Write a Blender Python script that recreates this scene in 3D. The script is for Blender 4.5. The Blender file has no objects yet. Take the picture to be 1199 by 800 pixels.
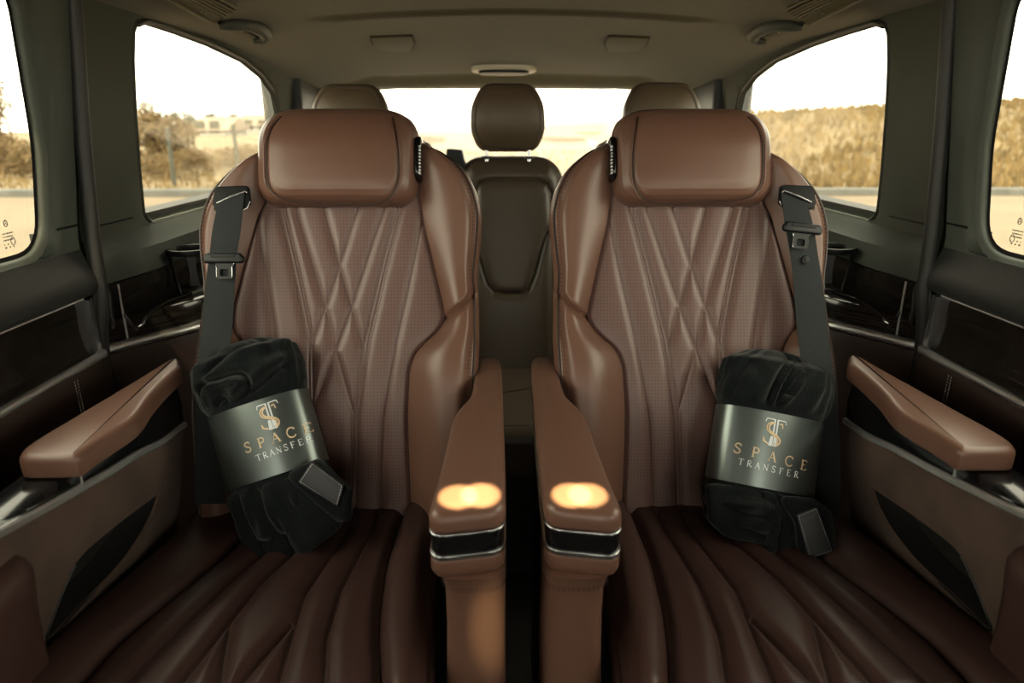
import bpy, bmesh, math, random
import numpy as np
from mathutils import Vector, Matrix, noise

random.seed(7)
SC = bpy.context.scene
COL = SC.collection
PI = math.pi

# ---------------------------------------------------------------- surveying: picture point -> place in the van
W, H, F = 1199.0, 800.0, 790.0
CAM = Vector((-0.027, 0.0, 1.15))
PITCH, YAW = math.radians(17.7), math.radians(0.9)
CROT = Matrix.Rotation(-YAW, 3, 'Z') @ Matrix.Rotation(PI / 2 - PITCH, 3, 'X')

def ray(px, py):
    return CROT @ Vector(((px - W / 2) / F, -(py - H / 2) / F, -1.0))
def on_plane(px, py, p0, n):
    d = ray(px, py); n = Vector(n)
    return CAM + d * ((Vector(p0) - CAM).dot(n) / d.dot(n))
def on_x(px, py, x): return on_plane(px, py, (x, 0, 0), (1, 0, 0))
def on_y(px, py, y): return on_plane(px, py, (0, y, 0), (0, 1, 0))
def on_z(px, py, z): return on_plane(px, py, (0, 0, z), (0, 0, 1))

# ---------------------------------------------------------------- materials
MATS = {}
def mat(name, color, rough=0.5, metal=0.0, coat=0.0, sheen=0.0, bump=None, spec=0.5, vary=None, coat_rough=0.05):
    m = bpy.data.materials.new(name); m.use_nodes = True
    nt = m.node_tree; b = nt.nodes['Principled BSDF']
    b.inputs['Base Color'].default_value = (*color, 1)
    b.inputs['Roughness'].default_value = rough
    b.inputs['Metallic'].default_value = metal
    b.inputs['Coat Weight'].default_value = coat
    b.inputs['Coat Roughness'].default_value = coat_rough
    b.inputs['Sheen Weight'].default_value = sheen
    b.inputs['Specular IOR Level'].default_value = spec
    tc = nt.nodes.new('ShaderNodeTexCoord')
    if bump:
        scale, strength, dist = bump[:3]
        n = nt.nodes.new('ShaderNodeTexNoise'); n.inputs['Scale'].default_value = scale
        n.inputs['Detail'].default_value = 3
        nt.links.new(tc.outputs['Object'], n.inputs['Vector'])
        bp = nt.nodes.new('ShaderNodeBump'); bp.inputs['Strength'].default_value = strength
        bp.inputs['Distance'].default_value = dist
        nt.links.new(n.outputs['Fac'], bp.inputs['Height'])
        nt.links.new(bp.outputs['Normal'], b.inputs['Normal'])
    if vary:
        c2, scale = vary[:2]
        n2 = nt.nodes.new('ShaderNodeTexNoise'); n2.inputs['Scale'].default_value = scale
        n2.inputs['Detail'].default_value = 5
        mp = nt.nodes.new('ShaderNodeMapping')
        if len(vary) > 2: mp.inputs['Scale'].default_value = vary[2]
        nt.links.new(tc.outputs['Object'], mp.inputs['Vector'])
        nt.links.new(mp.outputs['Vector'], n2.inputs['Vector'])
        r = nt.nodes.new('ShaderNodeValToRGB')
        r.color_ramp.elements[0].position = 0.35; r.color_ramp.elements[1].position = 0.65
        r.color_ramp.elements[0].color = (*color, 1); r.color_ramp.elements[1].color = (*c2, 1)
        nt.links.new(n2.outputs['Fac'], r.inputs['Fac'])
        nt.links.new(r.outputs['Color'], b.inputs['Base Color'])
    MATS[name] = m
    return m

LEATHER = (0.148, 0.074, 0.051)
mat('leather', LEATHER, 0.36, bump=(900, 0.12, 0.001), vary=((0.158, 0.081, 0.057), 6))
mat('leather_cushion_shaded', (0.055, 0.026, 0.022), 0.45, bump=(900, 0.12, 0.001))  # same seat leather, with the shade on the cushions put into the colour
mat('leather_dark', (0.030, 0.016, 0.013), 0.45, bump=(900, 0.12, 0.001))
mat('leather_rear', (0.060, 0.044, 0.030), 0.42, bump=(700, 0.12, 0.001))
mat('leather_rear_head', (0.085, 0.058, 0.034), 0.45, bump=(700, 0.12, 0.001))
mat('suede', (0.100, 0.062, 0.046), 0.95, sheen=0.05, vary=((0.065, 0.040, 0.030), 14), bump=(400, 0.2, 0.001))
mat('trim_grey', (0.078, 0.090, 0.075), 0.55, bump=(700, 0.25, 0.001))
mat('trim_dark', (0.030, 0.033, 0.031), 0.45, bump=(700, 0.2, 0.001))
mat('pillar_cloth', (0.074, 0.080, 0.058), 0.8, bump=(900, 0.25, 0.001))
mat('headliner', (0.084, 0.069, 0.021), 0.95, sheen=0.2, bump=(600, 0.15, 0.001))
mat('headliner_trim', (0.150, 0.128, 0.065), 0.5)
mat('rubber', (0.028, 0.029, 0.027), 0.45)
mat('black_gloss', (0.006, 0.006, 0.007), 0.14, coat=0.2, spec=.4)
mat('black_matte', (0.006, 0.006, 0.006), 0.7)
mat('black_plastic', (0.009, 0.011, 0.012), 0.42, spec=.3)
mat('plate_black', (0.005, 0.006, 0.0065), 0.5, spec=.2)
mat('carpet', (0.012, 0.011, 0.010), 1.0, bump=(300, 0.5, 0.003))
mat('veneer', (0.006, 0.0055, 0.005), 0.14, coat=0.15, spec=.35, vary=((0.022, 0.019, 0.016), 3.0, (3, 1.2, 60)))
mat('chrome', (0.80, 0.82, 0.84), 0.25, metal=1.0)
mat('satin_metal', (0.82, 0.84, 0.85), 0.46, metal=1.0)
mat('steel', (0.55, 0.55, 0.56), 0.22, metal=1.0)
mat('thread', (0.55, 0.52, 0.48), 0.8)
mat('thread_brown', (0.055, 0.026, 0.02), 0.8)
mat('thread_tan', (0.21, 0.12, 0.09), 0.8)
mat('fleece', (0.0045, 0.0068, 0.0078), 0.95, sheen=0.15, bump=(260, 0.6, 0.003), spec=.15)
mat('patch', (0.018, 0.020, 0.022), 0.4, bump=(800, 0.2, 0.001))
mat('band', (0.15, 0.175, 0.17), 0.30, metal=0.85)
mat('gold', (0.78, 0.60, 0.38), 0.4)
mat('silver', (0.80, 0.85, 0.88), 0.35)
mat('lamp_lens', (0.75, 0.70, 0.55), 0.4)
mat('print_dark', (0.05, 0.045, 0.035), 0.6)

def perforated(name, base):
    m = mat(name, base, 0.40)
    nt = m.node_tree; b = nt.nodes['Principled BSDF']
    uv = nt.nodes.new('ShaderNodeUVMap')
    mp = nt.nodes.new('ShaderNodeMapping'); mp.inputs['Scale'].default_value = (160, 160, 160)
    nt.links.new(uv.outputs['UV'], mp.inputs['Vector'])
    fr = nt.nodes.new('ShaderNodeVectorMath'); fr.operation = 'FRACTION'
    nt.links.new(mp.outputs['Vector'], fr.inputs[0])
    su = nt.nodes.new('ShaderNodeVectorMath'); su.operation = 'SUBTRACT'; su.inputs[1].default_value = (0.5, 0.5, 0)
    nt.links.new(fr.outputs[0], su.inputs[0])
    ln = nt.nodes.new('ShaderNodeVectorMath'); ln.operation = 'LENGTH'
    nt.links.new(su.outputs[0], ln.inputs[0])
    mr = nt.nodes.new('ShaderNodeMapRange'); mr.inputs[1].default_value = 0.11; mr.inputs[2].default_value = 0.22
    nt.links.new(ln.outputs['Value'], mr.inputs[0])
    mx = nt.nodes.new('ShaderNodeMixRGB')
    mx.inputs[1].default_value = (base[0] * 0.42, base[1] * 0.42, base[2] * 0.42, 1); mx.inputs[2].default_value = (*base, 1)
    nt.links.new(mr.outputs[0], mx.inputs[0]); nt.links.new(mx.outputs[0], b.inputs['Base Color'])
    return m
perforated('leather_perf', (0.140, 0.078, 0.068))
perforated('cushion_perf_shaded', (0.048, 0.022, 0.019))  # perforated leather with the cushion's shade put into the colour

def weave():
    m = mat('webbing', (0.024, 0.029, 0.031), 0.7, spec=.25)
    nt = m.node_tree; b = nt.nodes['Principled BSDF']
    uv = nt.nodes.new('ShaderNodeUVMap')
    wv = nt.nodes.new('ShaderNodeTexBrick'); wv.inputs['Scale'].default_value = 260
    wv.inputs['Color1'].default_value = (1, 1, 1, 1); wv.inputs['Color2'].default_value = (.75, .75, .75, 1); wv.inputs['Mortar'].default_value = (0, 0, 0, 1)
    wv.inputs['Mortar Size'].default_value = 0.06; wv.inputs['Brick Width'].default_value = 0.9; wv.inputs['Row Height'].default_value = 0.45
    nt.links.new(uv.outputs['UV'], wv.inputs['Vector'])
    bp = nt.nodes.new('ShaderNodeBump'); mx = nt.nodes.new('ShaderNodeMixRGB'); mx.inputs[1].default_value = (.010, .012, .013, 1); mx.inputs[2].default_value = (.030, .036, .038, 1)
    nt.links.new(wv.outputs['Color'], mx.inputs[0]); nt.links.new(mx.outputs[0], b.inputs['Base Color'])
    bp.inputs['Strength'].default_value = 0.8; bp.inputs['Distance'].default_value = 0.001
    nt.links.new(wv.outputs['Color'], bp.inputs['Height']); nt.links.new(bp.outputs['Normal'], b.inputs['Normal'])
weave()

def glass(name, tint, refl=0.08, flare_veil=0.0):
    m = bpy.data.materials.new(name); m.use_nodes = True
    nt = m.node_tree; nt.nodes.clear()
    out = nt.nodes.new('ShaderNodeOutputMaterial'); mx = nt.nodes.new('ShaderNodeMixShader')
    t = nt.nodes.new('ShaderNodeBsdfTransparent'); t.inputs['Color'].default_value = (*tint, 1)
    g = nt.nodes.new('ShaderNodeBsdfGlossy'); g.inputs['Roughness'].default_value = 0.0
    lw = nt.nodes.new('ShaderNodeLayerWeight'); lw.inputs['Blend'].default_value = 0.5
    pw = nt.nodes.new('ShaderNodeMath'); pw.operation = 'POWER'; pw.inputs[1].default_value = 5.0
    fr = nt.nodes.new('ShaderNodeMath'); fr.operation = 'MULTIPLY_ADD'; fr.inputs[1].default_value = 0.9; fr.inputs[2].default_value = refl / 2
    nt.links.new(lw.outputs['Facing'], pw.inputs[0]); nt.links.new(pw.outputs[0], fr.inputs[0]); nt.links.new(fr.outputs[0], mx.inputs[0]); nt.links.new(t.outputs[0], mx.inputs[1]); nt.links.new(g.outputs[0], mx.inputs[2])
    last = mx
    if flare_veil:  # milky layer added to imitate flare washing out the pane
        tl = nt.nodes.new('ShaderNodeBsdfTranslucent'); tl.inputs['Color'].default_value = (1, .97, .9, 1)
        m2 = nt.nodes.new('ShaderNodeMixShader'); m2.inputs[0].default_value = flare_veil
        nt.links.new(mx.outputs[0], m2.inputs[1]); nt.links.new(tl.outputs[0], m2.inputs[2]); last = m2
    nt.links.new(last.outputs[0], out.inputs['Surface'])
    MATS[name] = m
glass('glass_side', (0.90, 0.90, 0.86)); glass('glass_rear', (0.95, 0.93, 0.88), flare_veil=0.085)

# ---------------------------------------------------------------- object makers
def tag(o, label=None, cat=None, group=None, kind=None):
    if label: o['label'] = label
    if cat: o['category'] = cat
    if group: o['group'] = group
    if kind: o['kind'] = kind
    return o
def empty(name, loc, label=None, cat=None, group=None, kind=None):
    o = bpy.data.objects.new(name, None); COL.objects.link(o); o.location = loc
    o.empty_display_size = 0.05
    return tag(o, label, cat, group, kind)
def world_loc(o):
    v = Vector(o.location); p = o.parent
    while p: v = v + Vector(p.location); p = p.parent
    return v
class MB:
    """gathers vertices and faces in world space; build() links them as one mesh object"""
    def __init__(s): s.v = []; s.f = []; s.uv = {}
    def grid(s, P, cu=False, cv=False, uv=None):
        P = np.asarray(P, float); n, m, _ = P.shape; k = len(s.v)
        s.v.extend(map(tuple, P.reshape(-1, 3)))
        if uv is not None:
            for i, q in enumerate(np.asarray(uv).reshape(-1, 2)): s.uv[k + i] = (q[0], q[1])
        for i in range(n if cu else n - 1):
            for j in range(m if cv else m - 1):
                a = i * m + j; b = i * m + (j + 1) % m; c = ((i + 1) % n) * m + (j + 1) % m; d = ((i + 1) % n) * m + j
                s.f.append((k + a, k + b, k + c, k + d))
        return s
    def loft(s, loops, cap0=True, cap1=True):
        k = len(s.v); m = len(loops[0])
        s.grid(np.array([[tuple(p) for p in l] for l in loops]), cv=True)
        if cap0: s.f.append(tuple(range(k, k + m))[::-1])
        if cap1: s.f.append(tuple(range(k + (len(loops) - 1) * m, k + len(loops) * m)))
        return s
    def tube(s, pts, r, n=10, caps=True, flat=1.0, up=None):
        pts = [Vector(p) for p in pts]; loops = []
        nrm = Vector(up) if up else Vector((0.13, 0.21, 0.97))
        for i, p in enumerate(pts):
            t = (pts[min(i + 1, len(pts) - 1)] - pts[max(i - 1, 0)]).normalized()
            nrm = (nrm - t * nrm.dot(t)).normalized(); b = t.cross(nrm)
            rr = r[i] if isinstance(r, (list, tuple)) else r
            loops.append([p + nrm * (rr * math.cos(2 * PI * j / n)) * flat + b * (rr * math.sin(2 * PI * j / n)) for j in range(n)])
        return s.loft(loops, caps, caps)
    def box(s, lo, hi, bev=0.0):
        o = [(lo[0], lo[1]), (hi[0], lo[1]), (hi[0], hi[1]), (lo[0], hi[1])]
        return s.slab(o, lo[2], hi[2], min(bev, (hi[2] - lo[2]) / 2.01), corner=bev)
    def slab(s, outline, w0, w1, r=0.0, frame=None, corner=0.0, r0=None, cs=4, crown=0.0):
        """2-D outline swept from w0 to w1 with rounded edges; frame = (origin, eu, ev, ew)"""
        if corner > 0: outline = round_poly(outline, corner, cs)
        r0 = r if r0 is None else r0
        o, eu, ev, ew = frame or (Vector((0, 0, 0)), Vector((1, 0, 0)), Vector((0, 1, 0)), Vector((0, 0, 1)))
        rings = []
        N = 4
        def ring(ins, w): return [o + eu * p[0] + ev * p[1] + ew * w for p in inset(outline, ins)]
        if r0 > 0:
            for i in range(N): a = PI / 2 * i / N; rings.append(ring(r0 * (1 - math.sin(a)), w0 + r0 * (1 - math.cos(a))))
        rings.append(ring(0, w0 + r0))
        rings.append(ring(0, w1 - r))
        if r > 0:
            for i in range(1, N + 1): a = PI / 2 * i / N; rings.append(ring(r * (1 - math.cos(a)), w1 - r + r * math.sin(a)))
        return s.loft(rings)
    def build(s, name, m, parent=None, smooth=True, fix=True, angle=None, weld=False):
        me = bpy.data.meshes.new(name)
        off = world_loc(parent) if parent else None
        if parent is None:
            A = np.array(s.v); off = Vector(((A[:, 0].min() + A[:, 0].max()) / 2, (A[:, 1].min() + A[:, 1].max()) / 2, A[:, 2].min()))
        me.from_pydata([tuple(Vector(p) - off) for p in s.v], [], s.f)
        if s.uv:
            l = me.uv_layers.new(name='UVMap'); vi = np.empty(len(me.loops), int); me.loops.foreach_get('vertex_index', vi)
            T = np.zeros((len(s.v), 2)); 
            for k, q in s.uv.items(): T[k] = q
            l.data.foreach_set('uv', T[vi].ravel())
        if fix:
            bm = bmesh.new(); bm.from_mesh(me)
            if weld: bmesh.ops.remove_doubles(bm, verts=bm.verts, dist=1e-5)
            bmesh.ops.recalc_face_normals(bm, faces=bm.faces); bm.to_mesh(me); bm.free()
        me.polygons.foreach_set('use_smooth', [smooth] * len(me.polygons))
        if smooth: me.set_sharp_from_angle(angle=math.radians(angle or 40))
        me.materials.append(MATS[m])
        o = bpy.data.objects.new(name, me); COL.objects.link(o)
        if parent: o.parent = parent
        else: o.location = off
        return o

def inset(poly, d):
    if abs(d) < 1e-9: return poly
    n = len(poly); out = []
    ar = sum(poly[i][0] * poly[(i + 1) % n][1] - poly[(i + 1) % n][0] * poly[i][1] for i in range(n))
    sg = 1 if ar > 0 else -1
    for i in range(n):
        a, b, c = Vector(poly[i - 1][:2]), Vector(poly[i][:2]), Vector(poly[(i + 1) % n][:2])
        e1 = (b - a); e2 = (c - b)
        if e1.length < 1e-9: e1 = e2
        if e2.length < 1e-9: e2 = e1
        e1 = e1.normalized(); e2 = e2.normalized()
        n1 = Vector((-e1.y, e1.x)) * sg; n2 = Vector((-e2.y, e2.x)) * sg
        k = n1 + n2
        k = n1 if k.length < 1e-6 else k / max(0.35, (1 + n1.dot(n2)))
        out.append((b.x + k.x * d, b.y + k.y * d))
    return out
def round_poly(pts, r, seg=4):
    """r: one radius or one per corner"""
    n = len(pts); out = []
    for i in range(n):
        a, b, c = Vector(pts[i - 1][:2]), Vector(pts[i][:2]), Vector(pts[(i + 1) % n][:2])
        rr = r[i] if isinstance(r, (list, tuple)) else r
        u, v = (a - b), (c - b); lu, lv = u.length, v.length; u, v = u / lu, v / lv
        ang = math.acos(max(-1, min(1, u.dot(v))))
        if rr <= 0 or ang > PI - 0.05: out.append(tuple(b)); continue
        t = min(rr / math.tan(ang / 2), lu * 0.49, lv * 0.49)
        p, q = b + u * t, b + v * t
        for k in range(seg + 1):
            x = k / seg; out.append(tuple(p * (1 - x) ** 2 + b * (2 * x * (1 - x)) + q * x * x))
    return out
def resample(pts, n, closed=False):
    P = [np.array(p, float) for p in pts]
    if closed: P = P + [P[0]]
    P = np.array(P); L = np.r_[0, np.cumsum(np.linalg.norm(np.diff(P, axis=0), axis=1))]
    t = np.linspace(0, L[-1], n + 1)[:-1] if closed else np.linspace(0, L[-1], n)
    return np.stack([np.interp(t, L, P[:, k]) for k in range(P.shape[1])], 1)
def smooth_path(pts, n):
    """Catmull-Rom through the points, n samples evenly spaced"""
    P = [np.array(p, float) for p in pts]; P = [2 * P[0] - P[1]] + P + [2 * P[-1] - P[-2]]; out = []
    for i in range(1, len(P) - 2):
        for k in range(12):
            t = k / 12
            out.append(0.5 * (2 * P[i] + (P[i + 1] - P[i - 1]) * t + (2 * P[i - 1] - 5 * P[i] + 4 * P[i + 1] - P[i + 2]) * t * t + (3 * P[i] - P[i - 1] - 3 * P[i + 1] + P[i + 2]) * t ** 3))
    out.append(P[-2])
    return resample(out, n)
def seg_dist(U, V, line):
    """distance of every (U,V) to a polyline"""
    D = np.full(U.shape, 9.0)
    for (x0, y0), (x1, y1) in zip(line[:-1], line[1:]):
        dx, dy = x1 - x0, y1 - y0; L = dx * dx + dy * dy + 1e-12
        t = np.clip(((U - x0) * dx + (V - y0) * dy) / L, 0, 1)
        D = np.minimum(D, np.hypot(U - x0 - t * dx, V - y0 - t * dy))
    return D
def sstep(x, a, b):
    t = np.clip((x - a) / (b - a), 0, 1); return t * t * (3 - 2 * t)
def stitches(mb, pts, pitch=0.006, r=0.0006, frac=0.6):
    pts = [Vector(p) for p in pts]
    L = sum((b - a).length for a, b in zip(pts[:-1], pts[1:])); n = max(2, int(L / pitch))
    P = resample(pts, n * 2)
    for i in range(0, 2 * n - 1, 2):
        a, b = Vector(P[i]), Vector(P[i + 1]); m = (a + b) / 2; h = (b - a) * frac
        mb.tube([m - h, m, m + h], [r * .6, r, r * .6], 5)
def mirror_tree(o, parent=None, label=None, group=None):
    """the same thing on the other side of the aisle: every part copied and turned over left to right"""
    c = o.copy()
    if o.data:
        me = o.data.copy(); me.transform(Matrix.Scale(-1, 4, Vector((1, 0, 0)))); me.flip_normals(); c.data = me
    COL.objects.link(c); c.parent = parent
    c.location = (-o.location.x, o.location.y, o.location.z)
    if label: c['label'] = label
    for ch in list(o.children): mirror_tree(ch, c)
    return c
# ---------------------------------------------------------------- captain seats (the left one is built, the right one turned over from it)
SA = math.radians(16.0)
SO = Vector((-0.33, 1.12, 0.45))
E1, E2, E3 = Vector((1, 0, 0)), Vector((0, math.sin(SA), math.cos(SA))), Vector((0, -math.cos(SA), math.sin(SA)))
nE1, nE2, nE3, nSO = map(np.array, (E1, E2, E3, SO))
def S(a, b, n): return SO + E1 * a + E2 * b + E3 * n
def SG(A, B, N): return nSO + A[..., None] * nE1 + B[..., None] * nE2 + N[..., None] * nE3
def tr(px, py, n=0.0):
    p = on_plane(px, py, S(0, 0, n), E3) - SO
    return (p.dot(E1), p.dot(E2))
def bound(trace, n=0.0):
    """traced edge -> function a(b), lightly smoothed"""
    P = sorted([tr(x, y, n) for x, y in trace], key=lambda p: p[1])
    bb = np.linspace(P[0][1] - 0.1, P[-1][1] + 0.1, 400)
    aa = np.interp(bb, [p[1] for p in P], [p[0] for p in P])
    k = np.ones(13) / 13; aa = np.convolve(np.pad(aa, 6, 'edge'), k, 'valid')
    return lambda b: np.interp(b, bb, aa)

seat = empty('captain_seat', (SO.x, 0.95, 0.0),
             'brown quilted leather seat left of the aisle, holding the blanket with a rolled top', 'seat', 'captain seats')

IL = bound([(322, 160), (316, 205), (312, 230), (300, 255), (284, 316), (273, 360), (272, 378), (277, 392), (287, 402), (292, 420), (293, 470), (290, 540), (290, 600)])
IR = bound([(480, 160), (486, 205), (492, 234), (496, 260), (510, 319), (521, 366), (521, 376), (512, 390), (489, 409), (481, 430), (479, 480), (480, 540), (482, 604)])
ER = bound([(492, 160), (505, 166), (522, 178), (538, 193), (548, 210), (555, 228), (559, 250), (557, 280), (553, 318), (555, 358), (556, 400), (554, 450), (548, 520), (545, 604)], 0.03)
EL = bound([(310, 160), (300, 173), (285, 185), (264, 202), (247, 222), (237, 245), (233, 270), (235, 300), (240, 330), (240, 380), (238, 420), (236, 470), (238, 540), (240, 604)], 0.03)
B0, B1 = tr(480, 606)[1], tr(480, 155)[1]
_EL = EL; EL = lambda b: _EL(b) - 0.010
QUILT = [
    [(378, 238), (397.7, 312), (412.5, 361), (428, 409)], [(420, 238), (397.7, 312), (382, 361), (364, 411)],
    [(345, 238), (382, 361), (395, 411), (418, 488)], [(451, 238), (412.5, 361), (395, 411), (366, 486)],
    [(300, 255), (312, 330), (324, 398), (340, 490), (345, 604)], [(494, 262), (480, 330), (466, 398), (452, 490), (446, 604)],
    [(326, 236), (346, 320), (363, 398), (366, 486), (372, 604)], [(471, 236), (450, 320), (433, 398), (421, 486), (416, 604)],
    [(330, 236), (350, 320), (367, 398), (370, 486), (376, 604)], [(467, 236), (446, 320), (429, 398), (417, 486), (412, 604)],
]
QUILT = [[tr(*p) for p in l] for l in QUILT]
def base_n(B):            # the gentle lumbar curve of the whole back
    return 0.018 * np.exp(-((B - 0.20) / 0.16) ** 2) - 0.10 * sstep(B, B1 - 0.10, B1 + 0.06) ** 2
def insert_part():
    nb, na = 380, 210
    b = np.linspace(B0 - 0.02, B1, nb); l, r = IL(b), IR(b)
    s = np.linspace(0, 1, na)
    A = l[:, None] + (r - l)[:, None] * s; B = np.repeat(b[:, None], na, 1)
    D = np.full(A.shape, 9.0); N = base_n(B)
    for q in QUILT: D = np.minimum(D, seg_dist(A, B, q))
    N = N - 0.0026 * np.exp(-(D / 0.0020) ** 2) + 0.0036 * (1 - np.exp(-(D / 0.009) ** 2))
    e = np.minimum(A - l[:, None], r[:, None] - A)
    N = N - 0.007 * np.exp(-(e / 0.005) ** 2) - 0.003 * np.exp(-(e / 0.02) ** 2)
    return MB().grid(SG(A, B, N), uv=np.stack([A, B], -1))
insert_part().build('backrest_insert', 'leather_perf', seat, angle=80)

def bolster(inner, outer, lo, hi, Hn, nb, side):
    """one bolster of the back between inner seam and outer edge; lo/hi = functions giving the end rows along s"""
    na = 64
    s = np.linspace(0, 1, na); t = np.linspace(0, 1, nb)
    bl, bh = lo(s), hi(s)
    B = bl[None, :] + (bh - bl)[None, :] * t[:, None]
    I, O = inner(B), outer(B); A = I + (O - I) * s[None, :]
    Wd = np.abs(O - I)
    hh = Hn(B) * np.clip(Wd / 0.05, 0.15, 1.0)
    rise = np.sin(np.clip(s / 0.62, 0, 1) * PI / 2) ** 0.9
    fall = 0.022 * sstep(s, 0.72, 1.0) ** 2
    N = base_n(B) - 0.004 + hh * rise[None, :] - fall[None, :]
    d0 = np.minimum((B - bl[None, :]), (bh[None, :] - B))
    N = N - 0.014 * np.exp(-(np.abs(d0) / 0.007) ** 2)
    # the side of the seat back, turned away behind the outer edge
    xa, xb, xn = [], [], []
    for dn, da in ((0.004, 0.003), (0.012, 0.006), (0.03, 0.008), (0.07, 0.004), (0.11, -0.01)):
        xa.append(A[:, -1] + side * da); xb.append(B[:, -1]); xn.append(N[:, -1] - dn)
    A = np.concatenate([A, np.array(xa).T], 1); B2 = np.concatenate([B, np.array(xb).T], 1); N = np.concatenate([N, np.array(xn).T], 1)
    return MB().grid(SG(A, B2, N)), (A, B2, N)
def hN(B): return 0.030 + 0.022 * sstep(-B, -0.48, -0.25)
sp_r = lambda s: np.interp(s, [0, .35, .7, 1], [tr(522, 373)[1], tr(533, 367)[1], tr(545, 357)[1], tr(554, 342, .03)[1]])
sp_l = lambda s: np.interp(s, [0, .35, .7, 1], [tr(272, 386)[1], tr(263, 378)[1], tr(250, 366)[1], tr(241, 350, .03)[1]])
cst = lambda v: (lambda s: np.full_like(s, v))
edges = {}
for nm, inn, out, sp, sd in (('in', IR, ER, sp_r, 1), ('out', IL, EL, sp_l, -1)):
    g, e = bolster(inn, out, sp, cst(B1), hN, 170, sd); g.build('shoulder_bolster', 'leather', seat, angle=80)
    g2, e2 = bolster(inn, out, cst(B0 - 0.02), sp, hN, 120, sd); g2.build('lower_bolster', 'leather', seat, angle=80)
    edges[nm] = (e, e2)
# piping and a double row of stitches along the outer edges
for nm in ('in', 'out'):
    (A1, B1_, N1), (A2, B2_, N2) = edges[nm]
    cat2 = lambda p, q, k: np.concatenate([q[:, k], p[:, k]])
    k = 63
    P = SG(cat2(A1, A2, k), cat2(B1_, B2_, k), cat2(N1, N2, k))
    pm = MB(); pm.tube(P[::2], 0.0022, 6); pm.build('piping', 'leather_dark', seat)
    for dj in (60, 58):
        sm = MB(); stitches(sm, SG(cat2(A1, A2, dj), cat2(B1_, B2_, dj), cat2(N1, N2, dj) + 0.0004), 0.0075, 0.0006); sm.build('edge_stitching', 'thread_brown', seat)
# the seam stitched beside the twin quilting lines
for q, off in ((QUILT[6], -0.0045), (QUILT[8], 0.0045), (QUILT[7], 0.0045), (QUILT[9], -0.0045)):
    q2 = [(a + off, b) for a, b in q]
    P = resample(q2, 90)
    st = MB(); stitches(st, [S(a, b, float(base_n(np.array(b))) + 0.0012) for a, b in P], 0.0055, 0.0005)
    st.build('quilt_stitching', 'thread_brown', seat)
# back shell
bs = np.linspace(B0 - 0.05, B1 + 0.004, 60)
ol = [(float(ER(b)) - 0.004, b) for b in bs] + [(float(EL(b)) + 0.004, b) for b in bs[::-1]]
MB().slab(ol, -0.17, -0.075, 0.0, (SO, E1, E2, E3), r0=0.03).build('back_shell', 'leather_dark', seat)

# headrest -----------------------------------------------------------------
xl_, xr_ = tr(305, 200, 0.0)[0], tr(490, 200, 0.0)[0]
yt_, yb_ = tr(397, 131, -0.028)[1], tr(397, 242, 0.012)[1]
HC = ((xl_ + xr_) / 2, (yt_ + yb_) / 2); hw, hh = (xr_ - xl_) / 2, (yt_ - yb_) / 2
def rrect(hw, hh, rt, rb):
    o = round_poly([(-hw, -hh), (hw, -hh), (hw, hh), (-hw, hh)], [rb, rb, rt, rt], 12)
    return resample(o, 220, True)
R1 = rrect(hw, hh, 0.072, 0.046)
Kf = np.array([0, .3, .6, .75, .85, .92, .96, .985, 1.0]); Nf = np.array([.064, .0635, .0615, .058, .053, .044, .034, .022, .006])
RA_ = np.arctan2(R1[:, 1], R1[:, 0]); RO = np.argsort(RA_); RR = np.hypot(R1[:, 0], R1[:, 1])
SEAM = [tr(x, y, .045) for x, y in ((327, 134), (318, 150), (313.5, 170), (314, 208), (320, 225), (338, 234), (397, 236.5), (440, 236), (458, 229), (466, 212), (467, 185), (464, 158), (458, 134))]
SEAM = [tuple(p) for p in smooth_path([(p[0] - HC[0], p[1] - HC[1], 0) for p in SEAM], 80)[:, :2]]
def nface(x, y):
    a = np.arctan2(y, x); k = np.hypot(x, y) / np.interp(a, RA_[RO], RR[RO], period=2 * PI)
    n = np.interp(np.clip(k, 0, 1), Kf, Nf)
    return n - 0.034 * np.clip(y / hh, 0, 1) ** 2.0 - 0.006 * (np.abs(x) / hw) ** 2
hr = MB(); loops = []
for k in list(np.linspace(.02, .70, 12)) + list(np.linspace(.72, 1.0, 42)):
    X, Y = R1[:, 0] * k, R1[:, 1] * k
    N = nface(X, Y) - 0.004 * np.exp(-(seg_dist(X, Y, SEAM) / 0.0032) ** 2)
    loops.append(SG(HC[0] + X, HC[1] + Y, N))
for k, n in ((1.0, -.012), (.985, -.035), (.94, -.056), (.8, -.07), (.4, -.075)):
    X, Y = R1[:, 0] * k, R1[:, 1] * k
    loops.append(SG(HC[0] + X, HC[1] + Y, n - 0.034 * np.clip(Y / hh, 0, 1) ** 2 * (n > -.05)))
hr.loft(loops)
head = hr.build('headrest', 'leather', seat, angle=80)
def onface(P, lift): return [S(HC[0] + x, HC[1] + y, float(nface(np.array(x), np.array(y))) + lift) for x, y in P]
m_ = MB(); m_.tube(onface(SEAM, -.0026), 0.0011, 6); m_.build('face_seam', 'leather_dark', head)
e_ = [(p[0], p[1]) for p in R1]; m_ = MB(); m_.tube([S(HC[0] + x, HC[1] + y, -.002 - 0.034 * max(0, y / hh) ** 2) for x, y in e_ + e_[:1]], 0.0018, 6, caps=False); m_.build('headrest_piping', 'leather_dark', head)
m_ = MB(); stitches(m_, onface([(x * 1.035, y - (.0055 if y < -.03 else 0)) for x, y in SEAM], .0004), 0.0062, 0.0006)
m_.build('headrest_stitching', 'thread_brown', head)
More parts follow.
